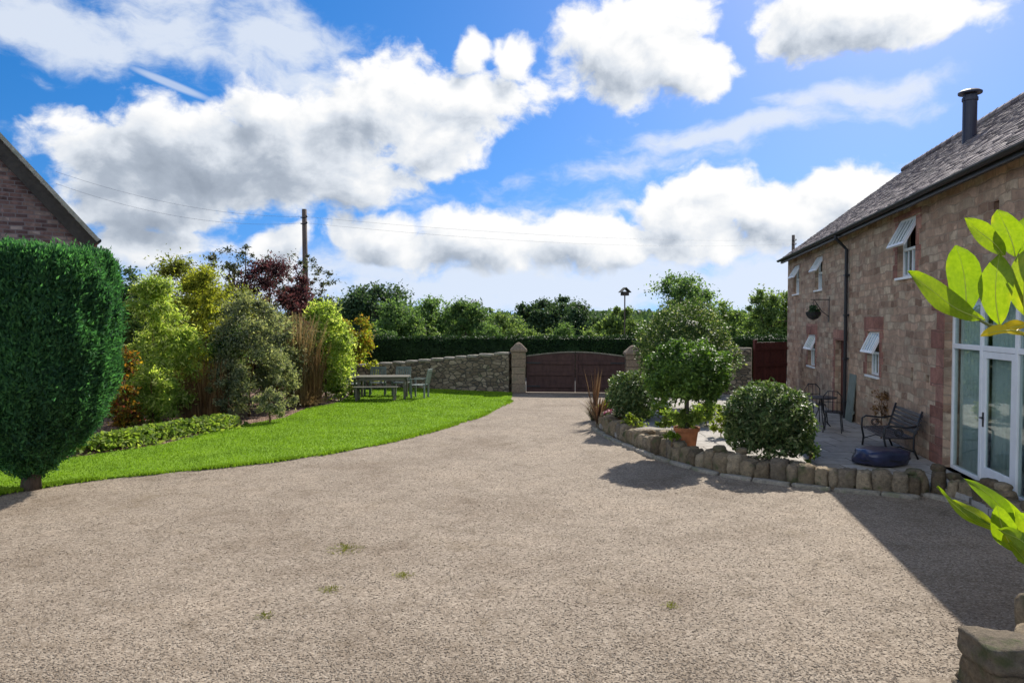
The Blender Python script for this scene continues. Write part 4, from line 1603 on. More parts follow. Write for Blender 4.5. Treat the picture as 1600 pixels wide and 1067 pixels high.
def gate_leaf(loc, rz, w, flip, label):
    t = thing('gate_leaf', loc, label, 'gate', 'leaves of the brown wooden drive gate', rz)
    n = 14
    top = lambda s: 1.28 + .15 * math.sin(s * PI / 2)
    mb = MB()
    for i in range(n):
        a, b = w * i / n, w * (i + 1) / n
        s0, s1 = (i / n, (i + 1) / n)
        if flip: xa, xb = -a, -b
        else: xa, xb = a, b
        lo_, hi = min(xa, xb) - .002, max(xa, xb) + .002
        yo = .003 * (i % 2)
        zl, zh = (top(s0), top(s1)) if not flip else (top(s1), top(s0))
        vs = [(lo_, yo - .02, .02), (hi, yo - .02, .02), (hi, yo + .02, .02), (lo_, yo + .02, .02), (lo_, yo - .02, zl), (hi, yo - .02, zh), (hi, yo + .02, zh), (lo_, yo + .02, zl)]
        mb.add(vs, [(3, 2, 1, 0), (4, 5, 6, 7), (0, 1, 5, 4), (1, 2, 6, 5), (2, 3, 7, 6), (3, 0, 4, 7)])
    mb.build('boards', M['gate_wood'], t)
    mb = MB()
    sg = -1 if flip else 1
    for z in (.18, .62, 1.02): mb.box(min(0, sg * w) + .09, max(0, sg * w) - .09, -.06, -.022, z, z + .11)
    for x in (.045, w - .045): mb.box(sg * x - .045, sg * x + .045, -.065, -.022, .05, 1.27 if x < .5 else 1.41)
    m_ = MB()
    for i in range(n):
        a, b = w * i / n, w * (i + 1) / n
        m_.bar((sg * a, 0, top(i / n) + .022), (sg * b, 0, top((i + 1) / n) + .022), .09, .04)
    mb.build('frame', M['gate_wood'], t, bevel=.004)
    m_.build('top_rail', M['gray_wood'], t)
    for z in (.23, 1.07):
        h_ = MB()
        h_.box(min(sg * .0, sg * .5), max(sg * .0, sg * .5), -.072, -.066, z - .025, z + .025)
        h_.build('hinge', M['black'], t)
    return t


ga, gb = Vector((.52, 26.45, 0)), Vector((4.0, 26.12, 0))
gw = (gb - ga).length / 2 - .01
gz_ = math.atan2((gb - ga).y, (gb - ga).x)
gate_leaf(ga, gz_, gw, False, 'left leaf of the brown wooden gate, hung on the pointed stone post')
gate_leaf(gb, gz_, gw, True, 'right leaf of the brown wooden gate, partly hidden by bronze plants')

masonry('side_wall', 'short shaded stone wall between the drive gate and the barn yard gate', [(4.55, 25.7), (6.3, 25.0), (7.95, 24.4)], [1.2, 1.5, 1.62], .4, M['rubble'], seed=5)
yg = thing('yard_gate', (8.1, 24.4, 0), 'dark red wooden boarded gate beside the far corner of the barn', 'gate', rz=math.atan2(.62, 1.3))
mb = MB()
for i in range(9): mb.box(i * .15 + .004, i * .15 + .146, -.02, .02, .08, 1.86)
mb.build('boards', M['door_wood'], yg, bevel=.003)
for z in (.3, 1.05, 1.6):
    mb = MB()
    mb.box(0, 1.35, -.06, -.022, z, z + .1)
    mb.build('rail', M['door_wood'], yg, bevel=.003)
mb = MB()
mb.box(-.1, -.01, -.05, .05, 0, 1.95)
mb.build('post', M['door_wood'], yg, bevel=.003)

# clipped hedge over the lane
def hedge(name, label, x0, x1, y0, y1, h, mat, n, leaf, seed):
    rng = np.random.default_rng(seed)
    root = thing(name, ((x0 + x1) / 2, (y0 + y1) / 2, -.05), label, 'hedge')
    hx, hy = (x1 - x0) / 2, (y1 - y0) / 2
    A = np.array([2 * hx * h, 2 * hx * h, 2 * hx * 2 * hy, 2 * hy * h, 2 * hy * h])
    f = rng.choice(5, n, p=A / A.sum())
    u, v = rng.uniform(-1, 1, n), rng.random(n)
    P = np.zeros((n, 3))
    d = np.zeros((n, 3))
    for i in range(5):
        q = f == i
        if i < 2:
            s = -1 if i == 0 else 1
            P[q] = np.stack([u[q] * hx, np.full(q.sum(), s * hy), v[q] * h], 1)
            d[q] = (0, s, 0)
        elif i == 2:
            P[q] = np.stack([u[q] * hx, (v[q] * 2 - 1) * hy, np.full(q.sum(), h)], 1)
            d[q] = (0, 0, 1)
        else:
            s = -1 if i == 3 else 1
            P[q] = np.stack([np.full(q.sum(), s * hx), u[q] * hy, v[q] * h], 1)
            d[q] = (s, 0, 0)
    w = np.sin(P[:, 0] * 1.7) * .03 + np.sin(P[:, 0] * 4.1 + 1) * .02 + np.sin(P[:, 2] * 5 + P[:, 0] * 2) * .02
    P += d * (w + rng.normal(0, .035, n) - .08 * rng.random(n))[:, None]
    P[:, 2] = np.maximum(P[:, 2], .02)
    V, F = random_leaves(rng, P, d, leaf, leaf * .5, .6)
    e = .1
    cv = np.array([(x, y, z) for z in (0, h - e) for y in (-hy + e, hy - e) for x in (-hx + e, hx - e)])
    cf = np.array([(0, 2, 3, 1), (4, 5, 7, 6), (0, 1, 5, 4), (2, 6, 7, 3), (0, 4, 6, 2), (1, 3, 7, 5)])
    V, F = join([(V, F), (cv, cf)])
    fast_mesh('crown', V, F, mat, root)
    x = -hx + .3
    while x < hx:
        mb = MB()
        mb.tube([(x, 0, -.1), (x, 0, h * .7)], [.05, .03], 6)
        mb.build('stem', M['bark'], root)
        x += .8
    return root


hedge('clipped_hedge', 'long dark flat topped clipped hedge across the lane behind the gate', -13, 13.2, 33.4, 34.8, 1.88, M['hedge'], 60000, .1, 41)

# ------------------------------------------------------------------ the clipped yew by the drive
yb = G(48, 764)
rng = np.random.default_rng(21)
yew = thing('clipped_yew', yb, 'big clipped dark green flat topped yew on a short trunk at the left', 'topiary tree')
prof = [(.10, .22), (.32, .36), (.64, .66), (.98, 1.1), (1.18, 1.6), (1.235, 2.2), (1.235, 2.9), (1.21, 3.3), (1.15, 3.54), (1.04, 3.63), (.6, 3.66), (0.001, 3.67)]
pr = np.array(prof)
seg = np.linalg.norm(np.diff(pr, axis=0), axis=1) * (pr[1:, 0] + pr[:-1, 0])
n = 150000
si = rng.choice(len(seg), n, p=seg / seg.sum())
t = rng.random(n)
r_ = pr[si, 0] + (pr[si + 1, 0] - pr[si, 0]) * t
z_ = pr[si, 1] + (pr[si + 1, 1] - pr[si, 1]) * t
tg = pr[si + 1] - pr[si]
tg /= np.linalg.norm(tg, axis=1, keepdims=True)
a = rng.uniform(0, 2 * PI, n)
d = np.stack([np.cos(a) * tg[:, 1], np.sin(a) * tg[:, 1], -tg[:, 0]], 1)
w = (np.sin(a * 17 + z_ * 1.2) + np.sin(a * 29 + 2 - z_ * 2.1) + np.sin(a * 9 + z_ * 5)) / 3 * .05 + np.sin(z_ * 7 + a * 5) * .03 + .10 * (rng.random(n) > .985)
P = np.stack([np.cos(a) * r_, np.sin(a) * r_, z_], 1) + d * (w + rng.normal(0, .03, n) - .10 * rng.random(n) ** 2)[:, None]
ax = unit(d * .55 + rng.normal(size=(n, 3)) * .35 + np.array([0, 0, .55]))
nor = unit(rng.normal(size=(n, 3)) * .5 + d)
s = rng.uniform(.6, 1.4, n)
V, F = leaf_quads(P, ax, nor, .075 * s, .024 * s, .1)
core = MB()
core.lathe([(max(.0, q * .86 - .04), .28 + (zz - .22) * .97) for q, zz in prof], 28)
V, F = join([(V, F), (np.array(core.v), np.array(core.f))])
fast_mesh('crown', V, F, M['yew'], yew)
mb = MB()
mb.tube([(0, 0, -.05), (.02, 0, .3), (0, .02, .9), (0, 0, 2)], [.16, .12, .13, .05], 10)
for j in range(9):
    an = j * .7
    mb.tube([(0, 0, .2), (.3 * math.cos(an), .3 * math.sin(an), .6), (.7 * math.cos(an), .7 * math.sin(an), 1.1)], [.06, .04, .015], 6)
mb.build('trunk', M['bark'], yew, smooth=True)

# ------------------------------------------------------------------ brick house behind the yew
hx = at(129, 365, 20)
hr = Vector((-.57, .8216, 0))             # ridge runs away to the left
hl = Vector((-.8216, -.57, 0))            # along the gable
house = thing('brick_house', (hx.x, hx.y, 0), 'purple brown brick house with a steep gable behind the clipped yew', 'house', rz=math.atan2(hl.y, hl.x))
# local x runs along the gable to the left, local y toward the camera side
SPAN, LEN, ez = 8.6, 11.0, hx.z
ps = 1.17
mb = MB()
apex = ez + SPAN / 2 * ps
mb.face([(0, 0, -.1), (0, 0, ez), (SPAN / 2, 0, apex), (SPAN, 0, ez), (SPAN, 0, -.1)])
mb.face([(0, -LEN, -.1), (SPAN, -LEN, -.1), (SPAN, -LEN, ez), (SPAN / 2, -LEN, apex), (0, -LEN, ez)])
mb.face([(0, 0, -.1), (0, -LEN, -.1), (0, -LEN, ez), (0, 0, ez)])
mb.face([(SPAN, 0, -.1), (SPAN, 0, ez), (SPAN, -LEN, ez), (SPAN, -LEN, -.1)])
mb.build('wall', M['house_brick'], house)
mb = MB()
for sgn in (0, 1):
    for i in range(30):
        q0, q1 = -.28 + (SPAN / 2 + .28) * i / 30, -.28 + (SPAN / 2 + .28) * (i + 1.15) / 30
        if q1 > SPAN / 2: q1 = SPAN / 2
        zz0, zz1 = ez + q0 * ps + .16, ez + q1 * ps + .12
        x0, x1 = (q0, q1) if not sgn else (SPAN - q0, SPAN - q1)
        u = .34
        while u > -LEN - .3:
            u2 = u - rs.uniform(.22, .27)
            dz = rs.uniform(0, .02)
            f = [(x0, u, zz0 + dz), (x0, u2, zz0 + dz), (x1, u2, zz1), (x1, u, zz1)]
            lw_ = [(p[0], p[1], p[2] - .03) for p in f]
            mb.add(f + lw_, [(0, 1, 2, 3), (0, 4, 5, 1), (0, 3, 7, 4)])
            u = u2
hroof = mb.build('roof', M['tile'], house)
mb = MB()
for sgn in (1, -1):
    a = Vector((-.28 if sgn > 0 else SPAN + .28, .0, ez - .28 * ps + .04))
    b = Vector((SPAN / 2, 0, apex + .04))
    mb.bar(a + Vector((0, .29, -.02)), b + Vector((0, .29, -.02)), .05, .26, up=(0, 1, 0)) if False else None
    # soffit board and face board under the verge
    dvec = (b - a).normalized()
    nrm = Vector((-dvec.z * (1 if sgn > 0 else -1), 0, abs(dvec.x)))
    for (y0, y1, t0, t1) in ((.27, .32, -.28, .05), (.0, .268, -.03, .03)):
        p = [a + nrm * t0, b + nrm * t0, b + nrm * t1, a + nrm * t1]
        vs = [(q.x, y0, q.z) for q in p] + [(q.x, y1, q.z) for q in p]
        mb.add(vs, [(0, 1, 2, 3), (7, 6, 5, 4), (0, 4, 5, 1), (1, 5, 6, 2), (2, 6, 7, 3), (3, 7, 4, 0)])
mb.build('bargeboard', M['dark_wood'], house)
mb = MB()
for sgn in (1, -1):
    a = Vector((-.34 if sgn > 0 else SPAN + .34, .3, ez - .34 * ps + .19))
    b = Vector((SPAN / 2, .3, apex + .22))
    mb.bar(a, b, .2, .1)
mb.build('verge', M['pale_verge'], house)
mb = MB()
mb.box(-.32, .06, .02, .30, ez - .42, ez - .12)
mb.build('kneeler', M['red_stone'], house, bevel=.02)
mb = MB()
mb.tube([(-.36, .3, ez - .2), (-.36, -LEN, ez - .2)], .06, 10)
mb.build('gutter', M['black'], house)

# ------------------------------------------------------------------ border shrubs behind the lawn
def shrub(name, label, px, ytop, ybase, wpx, mats, n, leaf, asp=.5, nclump=40, cr=.3, seed=1, Y=None, crown_z=.1, cat='shrub', group=None, flat=.8, bottom=-1, outward=.8, droop=0.0, dx=0.0):
    if Y is None: Y = G(px, ybase).y
    b = Vector(((px - 800) / FPX * Y + dx, Y, .02))
    tz = EYE + (500 - ytop) / FPX * Y
    return tree(name, label, cat, b, tz, wpx / 2 / FPX * Y, mats, n, leaf, asp, nclump, cr, group=group, seed=seed, crown_z=crown_z, flat=flat, bottom=bottom, outward=outward, droop=droop, bush=crown_z < .5)


shrub('feathery_shrub', 'tall bright green feathery shrub just right of the clipped yew', 240, 428, 662, 130, [M['bright_shrub'], M['stem']], 20000, .11, .3, 70, .24, 51, droop=.35)
shrub('feathery_shrub', 'lower bright green shrub with grey-green leaf sprays in front of the feathery shrub', 236, 575, 672, 84, [M['bright_shrub'], M['stem']], 6500, .10, .34, 34, .3, 52)
shrub('orange_shrub', 'orange and red autumn leaved shrub beside the clipped yew', 192, 545, 690, 52, [M['orange'], M['stem']], 3600, .09, .45, 34, .3, 53, Y=16.6)
shrub('olive_tree', 'rounded olive green tree standing behind the feathery shrub', 285, 396, 640, 130, [M['olive_tree'], M['bark']], 13000, .10, .5, 60, .27, 54, Y=24, crown_z=.45)
shrub('yellow_shrub', 'tall yellow green shrub between the feathery shrub and the purple tree', 322, 412, 650, 105, [M['yellow_green'], M['stem']], 13000, .095, .45, 60, .24, 55, Y=21.5, crown_z=.4)
shrub('grey_green_shrub', 'tall loose grey green shrub in the middle of the border', 388, 456, 652, 112, [M['gray_shrub'], M['stem']], 14000, .09, .36, 66, .24, 56)
shrub('dark_green_shrub', 'upright dark green shrub standing behind small bush at the mulch edge', 358, 500, 652, 62, [M['mid_tree'], M['stem']], 7500, .08, .5, 44, .27, 57, Y=19.6)
shrub('plum_tree', 'dark plum leaved tree in front of the telegraph pole', 424, 398, 640, 150, [M['purple'], M['bark']], 14000, .10, .45, 60, .25, 58, Y=25, crown_z=.45)
shrub('plum_shrub', 'small reddish purple shrub at the foot of the telegraph pole', 466, 405, 630, 40, [M['purple'], M['bark']], 3600, .09, .45, 34, .3, 68, Y=25.4, crown_z=1.2)
shrub('loose_shrub', 'pale olive shrub left of straw coloured ornamental grass', 436, 478, 640, 66, [M['gray_shrub'], M['stem']], 7000, .09, .35, 44, .26, 69, Y=21.6)
shrub('broad_shrub', 'dense green shrub right of the straw coloured ornamental grass', 508, 470, 622, 92, [M['bright_shrub'], M['stem']], 13000, .10, .5, 60, .26, 59, Y=23.6)
shrub('tinted_shrub', 'yellow green shrub with orange tints beside the garden wall end', 548, 484, 612, 80, [M['autumn'], M['stem']], 8500, .10, .45, 44, .28, 60, Y=25.2, crown_z=.8)
shrub('backing_shrub', 'dark green shrub filling the back of the border behind the brown canes', 300, 470, 640, 110, [M['mid_tree'], M['stem']], 9000, .11, .5, 50, .27, 65, Y=23.2)
shrub('backing_shrub', 'dark green shrub filling the back of the border below the plum tree', 430, 482, 640, 120, [M['mid_tree'], M['stem']], 9000, .11, .5, 50, .27, 66, Y=24.4)
shrub('loose_shrub', 'loose olive shrub low in front of the plum tree, left of the straw coloured grass', 432, 548, 642, 74, [M['gray_shrub'], M['stem']], 5200, .08, .36, 44, .26, 165, Y=20.6)
shrub('loose_shrub', 'low yellow green shrub beside the foot of the brown canes', 292, 560, 660, 66, [M['yellow_green'], M['stem']], 5000, .08, .4, 40, .27, 166, Y=19.4)
shrub('plum_shrub', 'low wine red shrub between the grey green shrub and straw coloured grass', 412, 470, 640, 60, [M['purple'], M['bark']], 4000, .09, .45, 34, .28, 167, Y=22.6)
shrub('loose_shrub', 'loose grey green shrub spreading low before the middle of the border', 356, 566, 656, 70, [M['gray_shrub'], M['stem']], 4600, .08, .36, 40, .27, 168, Y=18.9)
shrub('loose_shrub', 'tall mixed yellow green shrub between the yellow green shrub and the plum tree', 366, 436, 650, 80, [M['olive_tree'], M['stem']], 8000, .09, .4, 50, .25, 169, Y=22.6)
shrub('backing_shrub', 'dark green shrub at the back of the border beside the clipped yew', 196, 470, 640, 80, [M['mid_tree'], M['stem']], 7000, .11, .5, 44, .27, 67, Y=22.5)
shrub('small_bush', 'small grey green bush on the mulch at the lawn edge', 420, 606, 660, 50, [M['gray_shrub'], M['stem']], 3200, .06, .4, 26, .33, 61, Y=18.5)
shrub('airy_tree', 'thin airy tree with sparse twiggy sprays above the plum tree', 365, 372, 640, 150, [M['airy'], M['bark']], 4200, .11, .42, 90, .15, 62, Y=26.5, crown_z=2.4)
shrub('airy_tree', 'thin airy tree with sparse sprays behind the telegraph pole', 470, 392, 630, 120, [M['airy'], M['bark']], 2600, .12, .42, 70, .14, 63, Y=28, crown_z=2.4)


def canes(name, label, px, ytop, ybase, wpx, n, seed, mat, plume=None, lean=.06, Y=None):
    rng = np.random.default_rng(seed)
    Y = Y or G(px, ybase).y
    root = thing(name, Vector(((px - 800) / FPX * Y, Y, .02)), label, 'ornamental grass')
    H = EYE + (500 - ytop) / FPX * Y
    wd2 = wpx / 2 / FPX * Y
    x, y = rng.uniform(-1, 1, n) * wd2 * .8, rng.uniform(-1, 1, n) * .4
    hh = H * rng.uniform(.6, 1.0, n)
    tp_ = np.stack([x * 1.25 + rng.normal(0, lean, n) * hh, y * 1.3 + rng.normal(0, lean, n) * hh, hh], 1)
    b = np.stack([x, y, 0 * x], 1)
    a = rng.uniform(-.6, .6, n)
    sd = np.stack([np.cos(a), np.sin(a), 0 * a], 1) * rng.uniform(.006, .014, n)[:, None]
    bow = np.stack([rng.normal(0, .07, n) + x * .14, rng.normal(0, .08, n), -.04 * np.abs(rng.normal(0, 1, n))], 1) * hh[:, None]
    sg = [b + (tp_ - b) * f + bow * (f ** 2.2) for f in (0, .3, .55, .78, 1.0)]
    Q = []
    for i in range(4):
        w0, w1 = 1 - .18 * i, 1 - .18 * (i + 1)
        Q.append(np.stack([sg[i] - sd * w0, sg[i] + sd * w0, sg[i + 1] + sd * w1, sg[i + 1] - sd * w1], 1).reshape(-1, 3))
    V = np.concatenate(Q)
    fast_mesh('stems', V, np.arange(len(V)).reshape(-1, 4), mat, root)
    if plume:
        k_ = n * 14
        j = rng.integers(0, n, k_)
        f = rng.uniform(.42, 1.0, k_)
        P_ = b[j] + (tp_[j] - b[j]) * f[:, None] + bow[j] * (f ** 2.2)[:, None] + rng.normal(0, .05, (k_, 3))
        dd_ = unit(rng.normal(size=(k_, 3)) * .5 + np.array([0, 0, .5]))
        V_, F_ = leaf_quads(P_, dd_, sphere_dirs(rng, k_), rng.uniform(.08, .24, k_), .016)
        fast_mesh('plumes', V_, F_, plume, root)
    return root


canes('cane_clump', 'clump of bare brown upright canes between the border shrubs', 318, 552, 656, 74, 560, 71, M['brown_cane'])
canes('tall_grass', 'tall straw coloured ornamental grass with plumes near the telegraph pole', 466, 486, 634, 34, 420, 72, M['straw'], M['straw_green'])
canes('cane_clump', 'short clump of reddish brown canes at right of straw coloured grass', 488, 530, 632, 26, 240, 73, M['brown_cane'], Y=22.6)
straps('fallen_grass', 'heap of fallen straw leaves at the foot of the straw coloured grass', 'dry grass', G(478, 634, .03), 260, .8, .015, M['straw'], 74, 2.2, 1.4, r0=.25)
straps('pale_grass', 'small pale grass tuft on the mulch below the brown canes', 'grass tuft', G(342, 668, .02), 120, .45, .014, M['straw_green'], 75, 1.6, 1.1, r0=.12)

# ground cover along the lawn edge
rng = np.random.default_rng(81)
gx = [G(x, y) for x, y in [(118, 712), (165, 704), (215, 694), (265, 684), (310, 676), (340, 671)]]
Ps, Ds = [], []
for i in range(5000):
    j = rng.integers(0, len(gx) - 1)
    p = gx[j].lerp(gx[j + 1], rng.random())
    q = rng.normal(0, .26, 2)
    h = .32 * max(0, 1 - (q[0] ** 2 + q[1] ** 2) / .5) * rng.uniform(.3, 1)
    Ps.append((p.x + q[0], p.y + .3 + q[1], .03 + h))
    Ds.append((q[0], q[1], .4))
V, F = random_leaves(rng, np.array(Ps), unit(np.array(Ds)), .1, .075, .5, .7)
o = fast_mesh('ground_cover', V, F, M['low_green'])
tag(o, 'low leafy green ground cover edging the lawn below the border shrubs', 'ground cover', kind='stuff')

# ------------------------------------------------------------------ garden table and seats
tb = g_at(598, 24.2, .03)
tt = thing('garden_table', tb, 'weathered grey slatted wooden garden table on the lawn', 'table', rz=.06)
mb = MB()
for i in range(7): mb.box(-.86, .86, -.42 + i * .121, -.42 + i * .121 + .108, .70, .735)
mb.build('table_top', M['gray_wood'], tt, bevel=.004)
mb = MB()
for y in (-.36, .36): mb.box(-.74, .74, y - .02, y + .02, .60, .695)
for x in (-.74, .74): mb.box(x - .02, x + .02, -.34, .34, .60, .695)
mb.build('apron', M['gray_wood'], tt)
for x in (-.74, .74):
    for y in (-.36, .36):
        mb = MB()
        mb.box(x - .04, x + .04, y - .04, y + .04, 0, .598)
        mb.build('leg', M['gray_wood'], tt, bevel=.004)


def garden_chair(loc, rz, label, mat):
    t = thing('garden_chair', loc, label, 'chair', 'wooden chairs round the garden table', rz)
    mb = MB()
    for i in range(5): mb.box(-.26, .26, -.24 + i * .1, -.155 + i * .1, .42, .442)
    mb.build('seat', mat, t, bevel=.003)
    mb = MB()
    Mx = Matrix.Translation((0, -.25, .44)) @ Matrix.Rotation(R(12), 4, 'X')
    for i in range(6): mb.box(-.22 + i * .078, -.17 + i * .078, -.01, .01, .04, .44, Mx)
    mb.box(-.27, .27, -.016, .016, .44, .53, Mx)
    for x in (-.25, .25): mb.box(x - .02, x + .02, -.018, .018, .0, .44, Mx)
    mb.build('backrest', mat, t, bevel=.003)
    for x in (-.25, .25):
        for y in (-.22, .22):
            m_ = MB()
            m_.box(x - .025, x + .025, y - .025, y + .025, 0, .418 if y < 0 else .62)
            m_.build('leg', mat, t, bevel=.003)
        m_ = MB()
        m_.box(x - .035, x + .035, -.26, .26, .622, .645)
        m_.build('armrest', mat, t, bevel=.003)
    return t


ch = garden_chair(tb + Vector((1.2, .1, 0)), PI / 2 - .15, 'grey green wooden armchair at the right end of the garden table', M['lich_wood'])
for dv, rz, lb in (((-1.05, .55, 0), -PI / 2 - .5, 'weathered armchair at the left end of the garden table'), ((-.35, .95, 0), PI + .1, 'weathered armchair behind the table, nearer its left end'), ((.45, .98, 0), PI - .1, 'weathered armchair behind the table, nearer its right end')):
    c_ = copy_tree(ch)
    c_.location = tb + Vector(dv)
    c_.rotation_euler.z = rz
    c_['label'] = lb
bn = thing('garden_stool', tb + Vector((-.1, -.75, 0)), 'long backless weathered wooden bench in front of the garden table', 'bench', rz=.05)
mb = MB()
for i in range(3): mb.box(-.7, .7, -.17 + i * .118, -.17 + i * .118 + .105, .42, .45)
mb.build('seat', M['gray_wood'], bn, bevel=.004)
for x in (-.6, .6):
    for y in (-.13, .13):
        mb = MB()
        mb.box(x - .03, x + .03, y - .03, y + .03, 0, .418)
        mb.build('leg', M['gray_wood'], bn, bevel=.003)
low_plant('table_plant', 'leafy plant growing up behind the garden table against the stone wall', g_at(582, 26.2, .03), .3, 1.3, M['yellow_green'], 700, .09, 91)
low_plant('white_daisies', 'white flowered plant left of the garden table', g_at(535, 25.2, .03), .55, 1.0, M['gray_shrub'], 1400, .08, 92, flower=M['petal_white'])
low_plant('yellow_flowers', 'low plant with cream yellow flowers left of the garden table', g_at(528, 23.6, .03), .3, .65, M['low_green'], 600, .07, 93, flower=M['petal_cream'])

# ------------------------------------------------------------------ poles and wires
def tele_pole(name, label, px, ytop, Y, r, lean=0.0):
    b = Vector(((px - 800) / FPX * Y, Y, float(ground_z((px - 800) / FPX * Y, Y))))
    t = thing(name, b, label, 'telegraph pole')
    h = EYE + (500 - ytop) / FPX * Y - b.z
    mb = MB()
    mb.tube([(-lean, 0, -.2), (0, 0, h)], [r * 1.2, r * .85], 12)
    mb.build('shaft', M['pole'], t, smooth=True)
    for z in (h - .35, h - .6):
        mb = MB()
        mb.tube([(-.12, -r, z), (.12, -r, z)], .02, 6)
        mb.lathe([(0, 0), (.035, .01), (.04, .06), (.02, .1), (0, .1)], 8, (.12, -r, z))
        mb.build('wire_bracket', M['black'], t)
    return b + Vector((0, 0, h - .3))


t1 = tele_pole('telegraph_pole', 'tall brown wooden telegraph pole above the plum tree', 477, 328, 30, .115, -.06)
t2 = tele_pole('telegraph_pole', 'distant thin telegraph pole beside the far eave of the barn', 1238, 368, 46, .11)


def wire(a, b, sag, label):
    a, b = Vector(a), Vector(b)
    mid = (a + b) / 2
    pts = [a.lerp(b, i / 24) - Vector((0, 0, sag * 4 * (i / 24) * (1 - i / 24))) - mid for i in range(25)]
    mb = MB()
    mb.tube(pts, .0045, 5)
    o = mb.build('overhead_wire', M['wire'], None, loc=mid)
    tag(o, label, 'wire', 'overhead wires')


wire(t1, t2, .35, 'upper thin overhead wire running right from the tall pole to the distant pole')
wire(t1 - Vector((0, 0, .25)), t2 - Vector((0, 0, .25)), .45, 'lower thin overhead wire running right from the tall pole to the distant pole')
wire(t1, (-15.4, 25, 7.6), .4, 'upper thin overhead wire running left from the tall pole to the house')
wire(t1 - Vector((0, 0, .25)), (-15.4, 25, 7.2), .5, 'lower thin overhead wire running left from the tall pole to the house')

# ------------------------------------------------------------------ trees beyond the lane
def far_tree(label, px, ytop, wpx, Y, mat, n, leaf, seed, cr=.3, ncl=60, crown=.12, flat=.9, name='field_tree', bottom=-.8):
    x = (px - 800) / FPX * Y
    b = Vector((x, Y, float(ground_z(x, Y))))
    tz = EYE + (500 - ytop) / FPX * Y
    return tree(name, label, 'tree', b, tz, wpx / 2 / FPX * Y, [M[mat], M['bark']], int(n * 1.7), leaf * .78, .6, ncl, cr, group='trees beyond the lane', seed=seed, crown_z=(tz - b.z) * crown, flat=flat, bottom=bottom)


far_tree('broad very dark tree left of the orchard trees, beyond the hedge', 588, 441, 150, 78, 'dark_tree', 12000, .42, 101, .26, 60)
far_tree('dark rounded tree between the house gable and the olive tree', 205, 404, 72, 42, 'dark_tree', 6000, .22, 102)
far_tree('mid green orchard tree behind the hedge, first from the tinted shrub', 626, 466, 92, 47, 'mid_tree', 8000, .2, 103)
far_tree('mid green orchard tree behind the hedge, in the middle of its row', 678, 456, 88, 50, 'mid_tree', 8000, .2, 104)
far_tree('mid green orchard tree behind the hedge, nearest the rounded dark tree', 728, 458, 72, 48, 'mid_tree', 7000, .2, 105)
far_tree('reddish brown treetop showing behind the orchard trees', 737, 447, 40, 66, 'purple', 2500, .25, 106, .34, 22)
far_tree('pale green bushy tree behind the pointed gate post', 792, 487, 82, 60, 'light_tree', 6000, .24, 107)
far_tree('large dark dome shaped tree far beyond the wooden gate', 858, 456, 128, 105, 'dark_tree', 12000, .5, 108, .24, 70)
far_tree('dark tree joining the right side of the large dark dome shaped tree', 908, 474, 84, 98, 'dark_tree', 7000, .45, 109)
far_tree('loose light green tree behind the right gate post', 968, 476, 84, 44, 'light_tree', 6500, .2, 110, .24, 44)
far_tree('tall dark green tree rising behind the dotted evergreen shrub', 1062, 416, 118, 42, 'mid_tree', 9000, .19, 111, .24, 60)
far_tree('green tree right of the tall tree, half hidden by the dotted shrub', 1118, 462, 88, 46, 'light_tree', 6500, .2, 112)
far_tree('light green tree against the far corner of the barn', 1206, 444, 92, 39, 'light_tree', 8000, .18, 113, .26, 50)
far_tree('low green tree between barn corner tree and dotted shrub', 1158, 482, 70, 50, 'mid_tree', 5000, .2, 114)
far_tree('bluish dark tree far behind the telegraph pole', 500, 460, 90, 110, 'dark_tree', 6000, .5, 115)
for j, (px, yt, w, Y, mt, lb) in enumerate([
        (668, 500, 52, 39, 'light_tree', 'narrow light green bush standing before the orchard trees'), (760, 498, 60, 42, 'mid_tree', 'low green bush left of the pointed gate post'),
        (845, 502, 56, 41, 'light_tree', 'low pale bush above the left gate leaf'), (882, 500, 50, 44, 'mid_tree', 'low mid green bush above the middle of the gate'),
        (925, 506, 52, 40, 'light_tree', 'low lighter green bush above the right gate leaf'), (600, 505, 60, 40, 'mid_tree', 'low dark bush at the left end of the long hedge')]):
    far_tree(lb, px, yt, w, Y, mt, 3000, .14, 130 + j, .34, 24, .05, name='field_bush', bottom=-1)
x_, Y_ = .656 * 24.5, 24.5
tree('tall_sapling', 'thin sapling top showing above the barn roof behind the flue', 'tree', (x_, Y_, 0), EYE + (500 - 152) / FPX * Y_, .42, [M['mid_tree'], M['bark']], 1800, .13, .45, 26, .4, seed=140, crown_z=5.5, trunk_r=.06)

# far woods on the hills
rng = np.random.default_rng(150)
Ps, Ds = [], []
for i in range(700):
    Yc = rng.uniform(150, 420)
    xc = rng.uniform(-.62, .62) * Yc
    gz0 = float(ground_z(xc, Yc))
    r = rng.uniform(3.5, 7)
    k_ = 150
    d = sphere_dirs(rng, k_)
    d[:, 2] = np.abs(d[:, 2]) * .9
    Ps.append(np.array([xc, Yc, gz0 + r * .15]) + d * r * rng.uniform(.8, 1.05, (k_, 1)))
    Ds.append(d)
V, F = random_leaves(rng, np.concatenate(Ps), np.concatenate(Ds), 1.5, 1.2, .3)
o = fast_mesh('distant_woodland', V, F, M['dark_tree'])
tag(o, 'distant hazy woodland along the horizon', 'woodland', kind='stuff')

